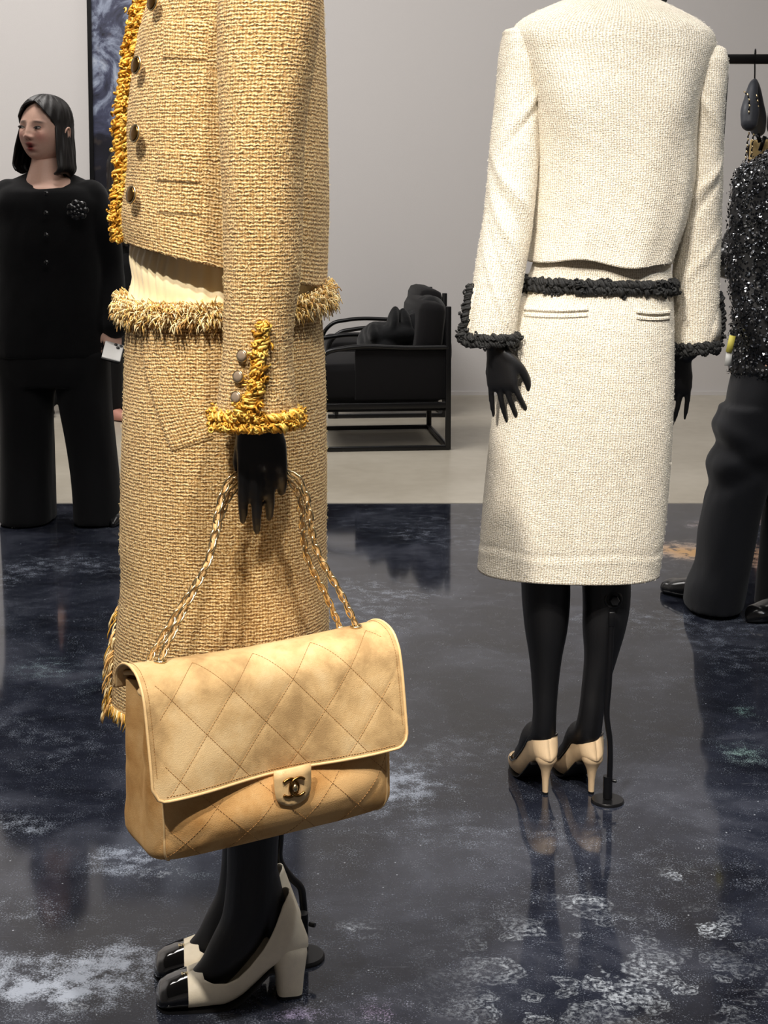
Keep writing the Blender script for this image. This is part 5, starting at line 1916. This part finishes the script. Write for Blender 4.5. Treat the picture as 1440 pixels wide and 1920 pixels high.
# leaflet at the jacket's edge
tl = thing('leaflet', 'small folded yellow and white leaflet held beside the sequin jacket', 'leaflet', S_2(1368, 655, SY - .05))
link('yellow_page', MB().box(S_2(1370, 645, SY - .06), (.018, .003, .05), rotm(0, 0, 12)), M['yellow_paper'], tl)
link('white_page', MB().box(S_2(1366, 672, SY - .055), (.018, .003, .045), rotm(0, 0, 6)), M['white_paper'], tl)
# ---------------------------------------------------------------- two black armchairs seen from the side
CW, CD = .74, .69


def armchair(label, C0, yaw, matrix=None):
    """local: x towards the back, y across; front at -x"""
    r = Matrix.Translation(Vector(C0)) @ Matrix.Rotation(math.radians(yaw), 4, 'Z')
    t = thing('armchair', label, 'armchair', matrix=r, group='black tube-framed armchairs')
    def lk_(name, mb, mat, **kw):
        me = mb.mesh(name); fix_normals(me); me.transform(r)
        return link(name, me, mat, t, **kw)
    x0, x1, y0, y1 = -CD / 2, CD / 2, 0, CW
    for k, y in enumerate((y0 + .01, y1 - .01)):
        lk_('armrest', MB().tube(smooth_path([(x1 - .01, y, .515), (x1 - .2, y, .515), (x0 + .16, y, .515), (x0 + .07, y, .495), (x0 + .015, y, .44), (x0, y, .36), (x0, y, .24)], 70), .0125, 12), M['black_metal'])
    for y in (y0 + .012, y1 - .012):
        lk_('leg', MB().box((x1 - .012, y, .36), (.026, .026, .72)), M['black_metal'], bevel=.003)
        lk_('leg', MB().box((x0 + .05, y, .12), (.022, .022, .24)), M['black_metal'], bevel=.003)
        lk_('floor_rail', MB().box((0, y, .011), (CD, .022, .022)), M['black_metal'], bevel=.003)
        lk_('seat_rail', MB().box((0, y, .225), (CD, .024, .03)), M['black_metal'], bevel=.003)
    for x in (x1 - .012, x0 + .05):
        lk_('cross_rail', MB().box((x, CW / 2, .011), (.022, CW - .02, .022)), M['black_metal'], bevel=.003)
    s_ = MB().box((-.01, CW / 2, .335), (CD - .03, CW - .05, .2))
    lk_('seat', s_, M['seat_cloth'], bevel=.04)
    lk_('side_panel', MB().box((.10, .03, .38), (CD - .22, .02, .26)), M['seat_cloth'], bevel=.008)
    lk_('backrest', MB().box((x1 - .10, CW / 2, .57), (.14, CW - .05, .34), np.array(Matrix.Rotation(math.radians(6), 3, 'Y'))), M['seat_cloth'], bevel=.045)
    lk_('under_tray', MB().box((0, CW / 2, .2), (CD - .04, CW - .06, .012)), M['seat_cloth'])
    return t, r


c1 = G(845, 843)
yaw = 6
org = c1 + np.array([-CD / 2 * math.cos(math.radians(yaw)), -CD / 2 * math.sin(math.radians(yaw)), 0])
a1, r1 = armchair('black armchair with a heap of dark coats on it, nearer of the pair', org, yaw)
dirw = np.array([-math.sin(math.radians(yaw)), math.cos(math.radians(yaw)), 0])
c2 = G(838, 783)
org2 = np.array([c2[0] - CD / 2, c2[1], 0])
armchair('black armchair against the pale wall, farther of the pair', org2, 5)

# coats thrown over the nearer armchair
def heap(name, label, lumps, seed):
    mb = MB()
    for c, s, rt in lumps:
        mb.ellipsoid(np.array(r1 @ Vector(c)), s, 28, 20, np.array(Matrix.Rotation(math.radians(yaw), 3, 'Z')) @ rotm(*rt))
    def dsp(co):
        return .010 * fbm(co, 7, seed, 3) + .006 * (1 - np.abs(fbm(co * [1, 1, .6], 9, seed + 3, 2)) * 3)
    me = fuse(mb, name, .009, 3, dsp)
    o = link(name, me, M['coat_cloth'])
    return tag(o, label, 'coat', 'coats heaped on the armchair')


heap('coat', 'rounded black coat heaped highest over the armchair back', [((.28, .36, .60), (.10, .24, .155), (0, 0, 0)), ((.27, .24, .66), (.085, .10, .10), (0, 18, 10)), ((.20, .34, .55), (.12, .22, .13), (0, -15, 0)), ((.33, .3, .5), (.05, .22, .2), (0, 0, 0))], 3)
heap('coat', 'crumpled black coat with folded collar points lying on the armchair seat', [((.04, .36, .50), (.13, .26, .115), (0, 0, 0)), ((.0, .26, .55), (.07, .14, .075), (0, 0, 0)), ((.07, .2, .615), (.026, .10, .085), (0, 48, 12)), ((.145, .22, .615), (.024, .09, .085), (0, 40, -14)), ((.09, .2, .56), (.12, .10, .06), (0, -12, 0)), ((-.03, .18, .58), (.03, .07, .045), (0, 20, 0))], 8)

# ---------------------------------------------------------------- ceiling-hung garment rail, hangers and what hangs there
RY = 4.9
tR = thing('clothes_rail', 'black square garment rail hung from the ceiling above the sequin jacket', 'rail', P(1450, 111, RY))
xa, xb = P(1195, 111, RY)[0], P(1790, 111, RY)[0]
rz = P(1400, 111, RY)[2]
link('bar', MB().box(((xa + xb) / 2, RY, rz), (xb - xa, .03, .03)), M['black_metal'], tR, bevel=.003)
for x in (xa + .02, xb - .02):
    link('hanging_rod', MB().box((x, RY, (rz + CEIL) / 2), (.022, .022, CEIL - rz)), M['black_metal'], tR)


def hanger(px, label, dx, yaw):
    x = P(px, 111, RY)[0]
    t = thing('hanger', label, 'hanger', (x, RY, rz), 'grey moulded hangers')
    r3 = rotm(yaw)
    L = lambda a, b, c: np.array([x, RY, rz]) + r3 @ np.array([a, b, 0]) + np.array([0, 0, c])
    hk = [L(.012, 0, .006), L(.016, 0, .022), L(.004, 0, .032), L(-.014, 0, .024), L(-.018, 0, .004), L(-.006, 0, -.03), L(0, 0, -.075)]
    link('hook', MB().tube(smooth_path(hk, 40), .0025, 8), M['black_metal'], t)
    for sx in (-1, 1):
        b = MB()
        pts = [L(0, 0, -.07), L(sx * .05, .0, -.085), L(sx * .13, 0, -.135), L(sx * .175, 0, -.185), L(sx * .19, 0, -.215)]
        b.capsule(pts, [.009, .014, .022, .029, .026], 18, seg=30)
        link('arm', fuse(b, 'arm', .003, 2), M['velvet'], t)
    return t, L


h1, L1 = hanger(1416, 'grey moulded hanger with a gold chain looped over its neck', 0, 72)
h2, L2 = hanger(1470, 'grey moulded hanger beside the one looped with chain', 0, 74)
# chain bag strap looped over the first hanger
ch = thing('chain_necklace', 'long gold and black chain looped over the grey hanger and hanging down', 'chain', P(1400, 175, RY - .2))
cl_ = MB()
yf = RY - .17
for pts in ([P(1395, 172, yf), P(1402, 178, yf - .02), P(1405, 200, yf - .03), P(1403, 215, yf - .03)], [P(1418, 178, yf + .02), P(1421, 200, yf), P(1417, 222, yf)], [P(1404, 248, yf), P(1400, 280, yf), P(1396, 330, yf), P(1393, 420, yf)], [P(1413, 250, yf), P(1409, 290, yf), P(1404, 330, yf), P(1401, 420, yf)]):
    p = smooth_path(pts, 80)
    L = np.r_[0, np.cumsum(np.linalg.norm(np.diff(p, axis=0), axis=1))]
    for i in range(int(L[-1] / .0095)):
        d = i * .0095
        a_ = np.array([np.interp(d, L, p[:, c]) for c in range(3)]); b_ = np.array([np.interp(d + .008, L, p[:, c]) for c in range(3)])
        cl_.tube(np.array([a_, (a_ + b_) / 2 + [.0016 * (-1) ** i, -.001, 0], b_]), .0026, 6, mat=i % 2)
link('chain', cl_, [M['gold'], M['black_metal']], ch, stuff=True)
# clipped straw coloured piece below
gt = thing('skirt', 'straw coloured woven skirt clipped up under the hangers', 'skirt', P(1440, 290, RY))
S3 = Surf([(262, 1408, 1520, .015), (275, 1406, 1524, .018), (330, 1402, 1530, .022), (480, 1396, 1540, .03)], RY + .05, 60, 40, power=3, disp=lambda R, t, a: .004 * np.sin(a * 7 + t * 3))
link('cloth', S3.mb(), M['straw'], gt, solid=.003)
cp_ = P(1428, 266, RY + .02)
link('clip', MB().box(cp_ + [0, -.01, -.006], (.012, .006, .05), rotm(0, 0, 18)).box(cp_ + [-.012, -.008, .012], (.012, .006, .03), rotm(0, 0, -20)), M['black_metal'], gt)
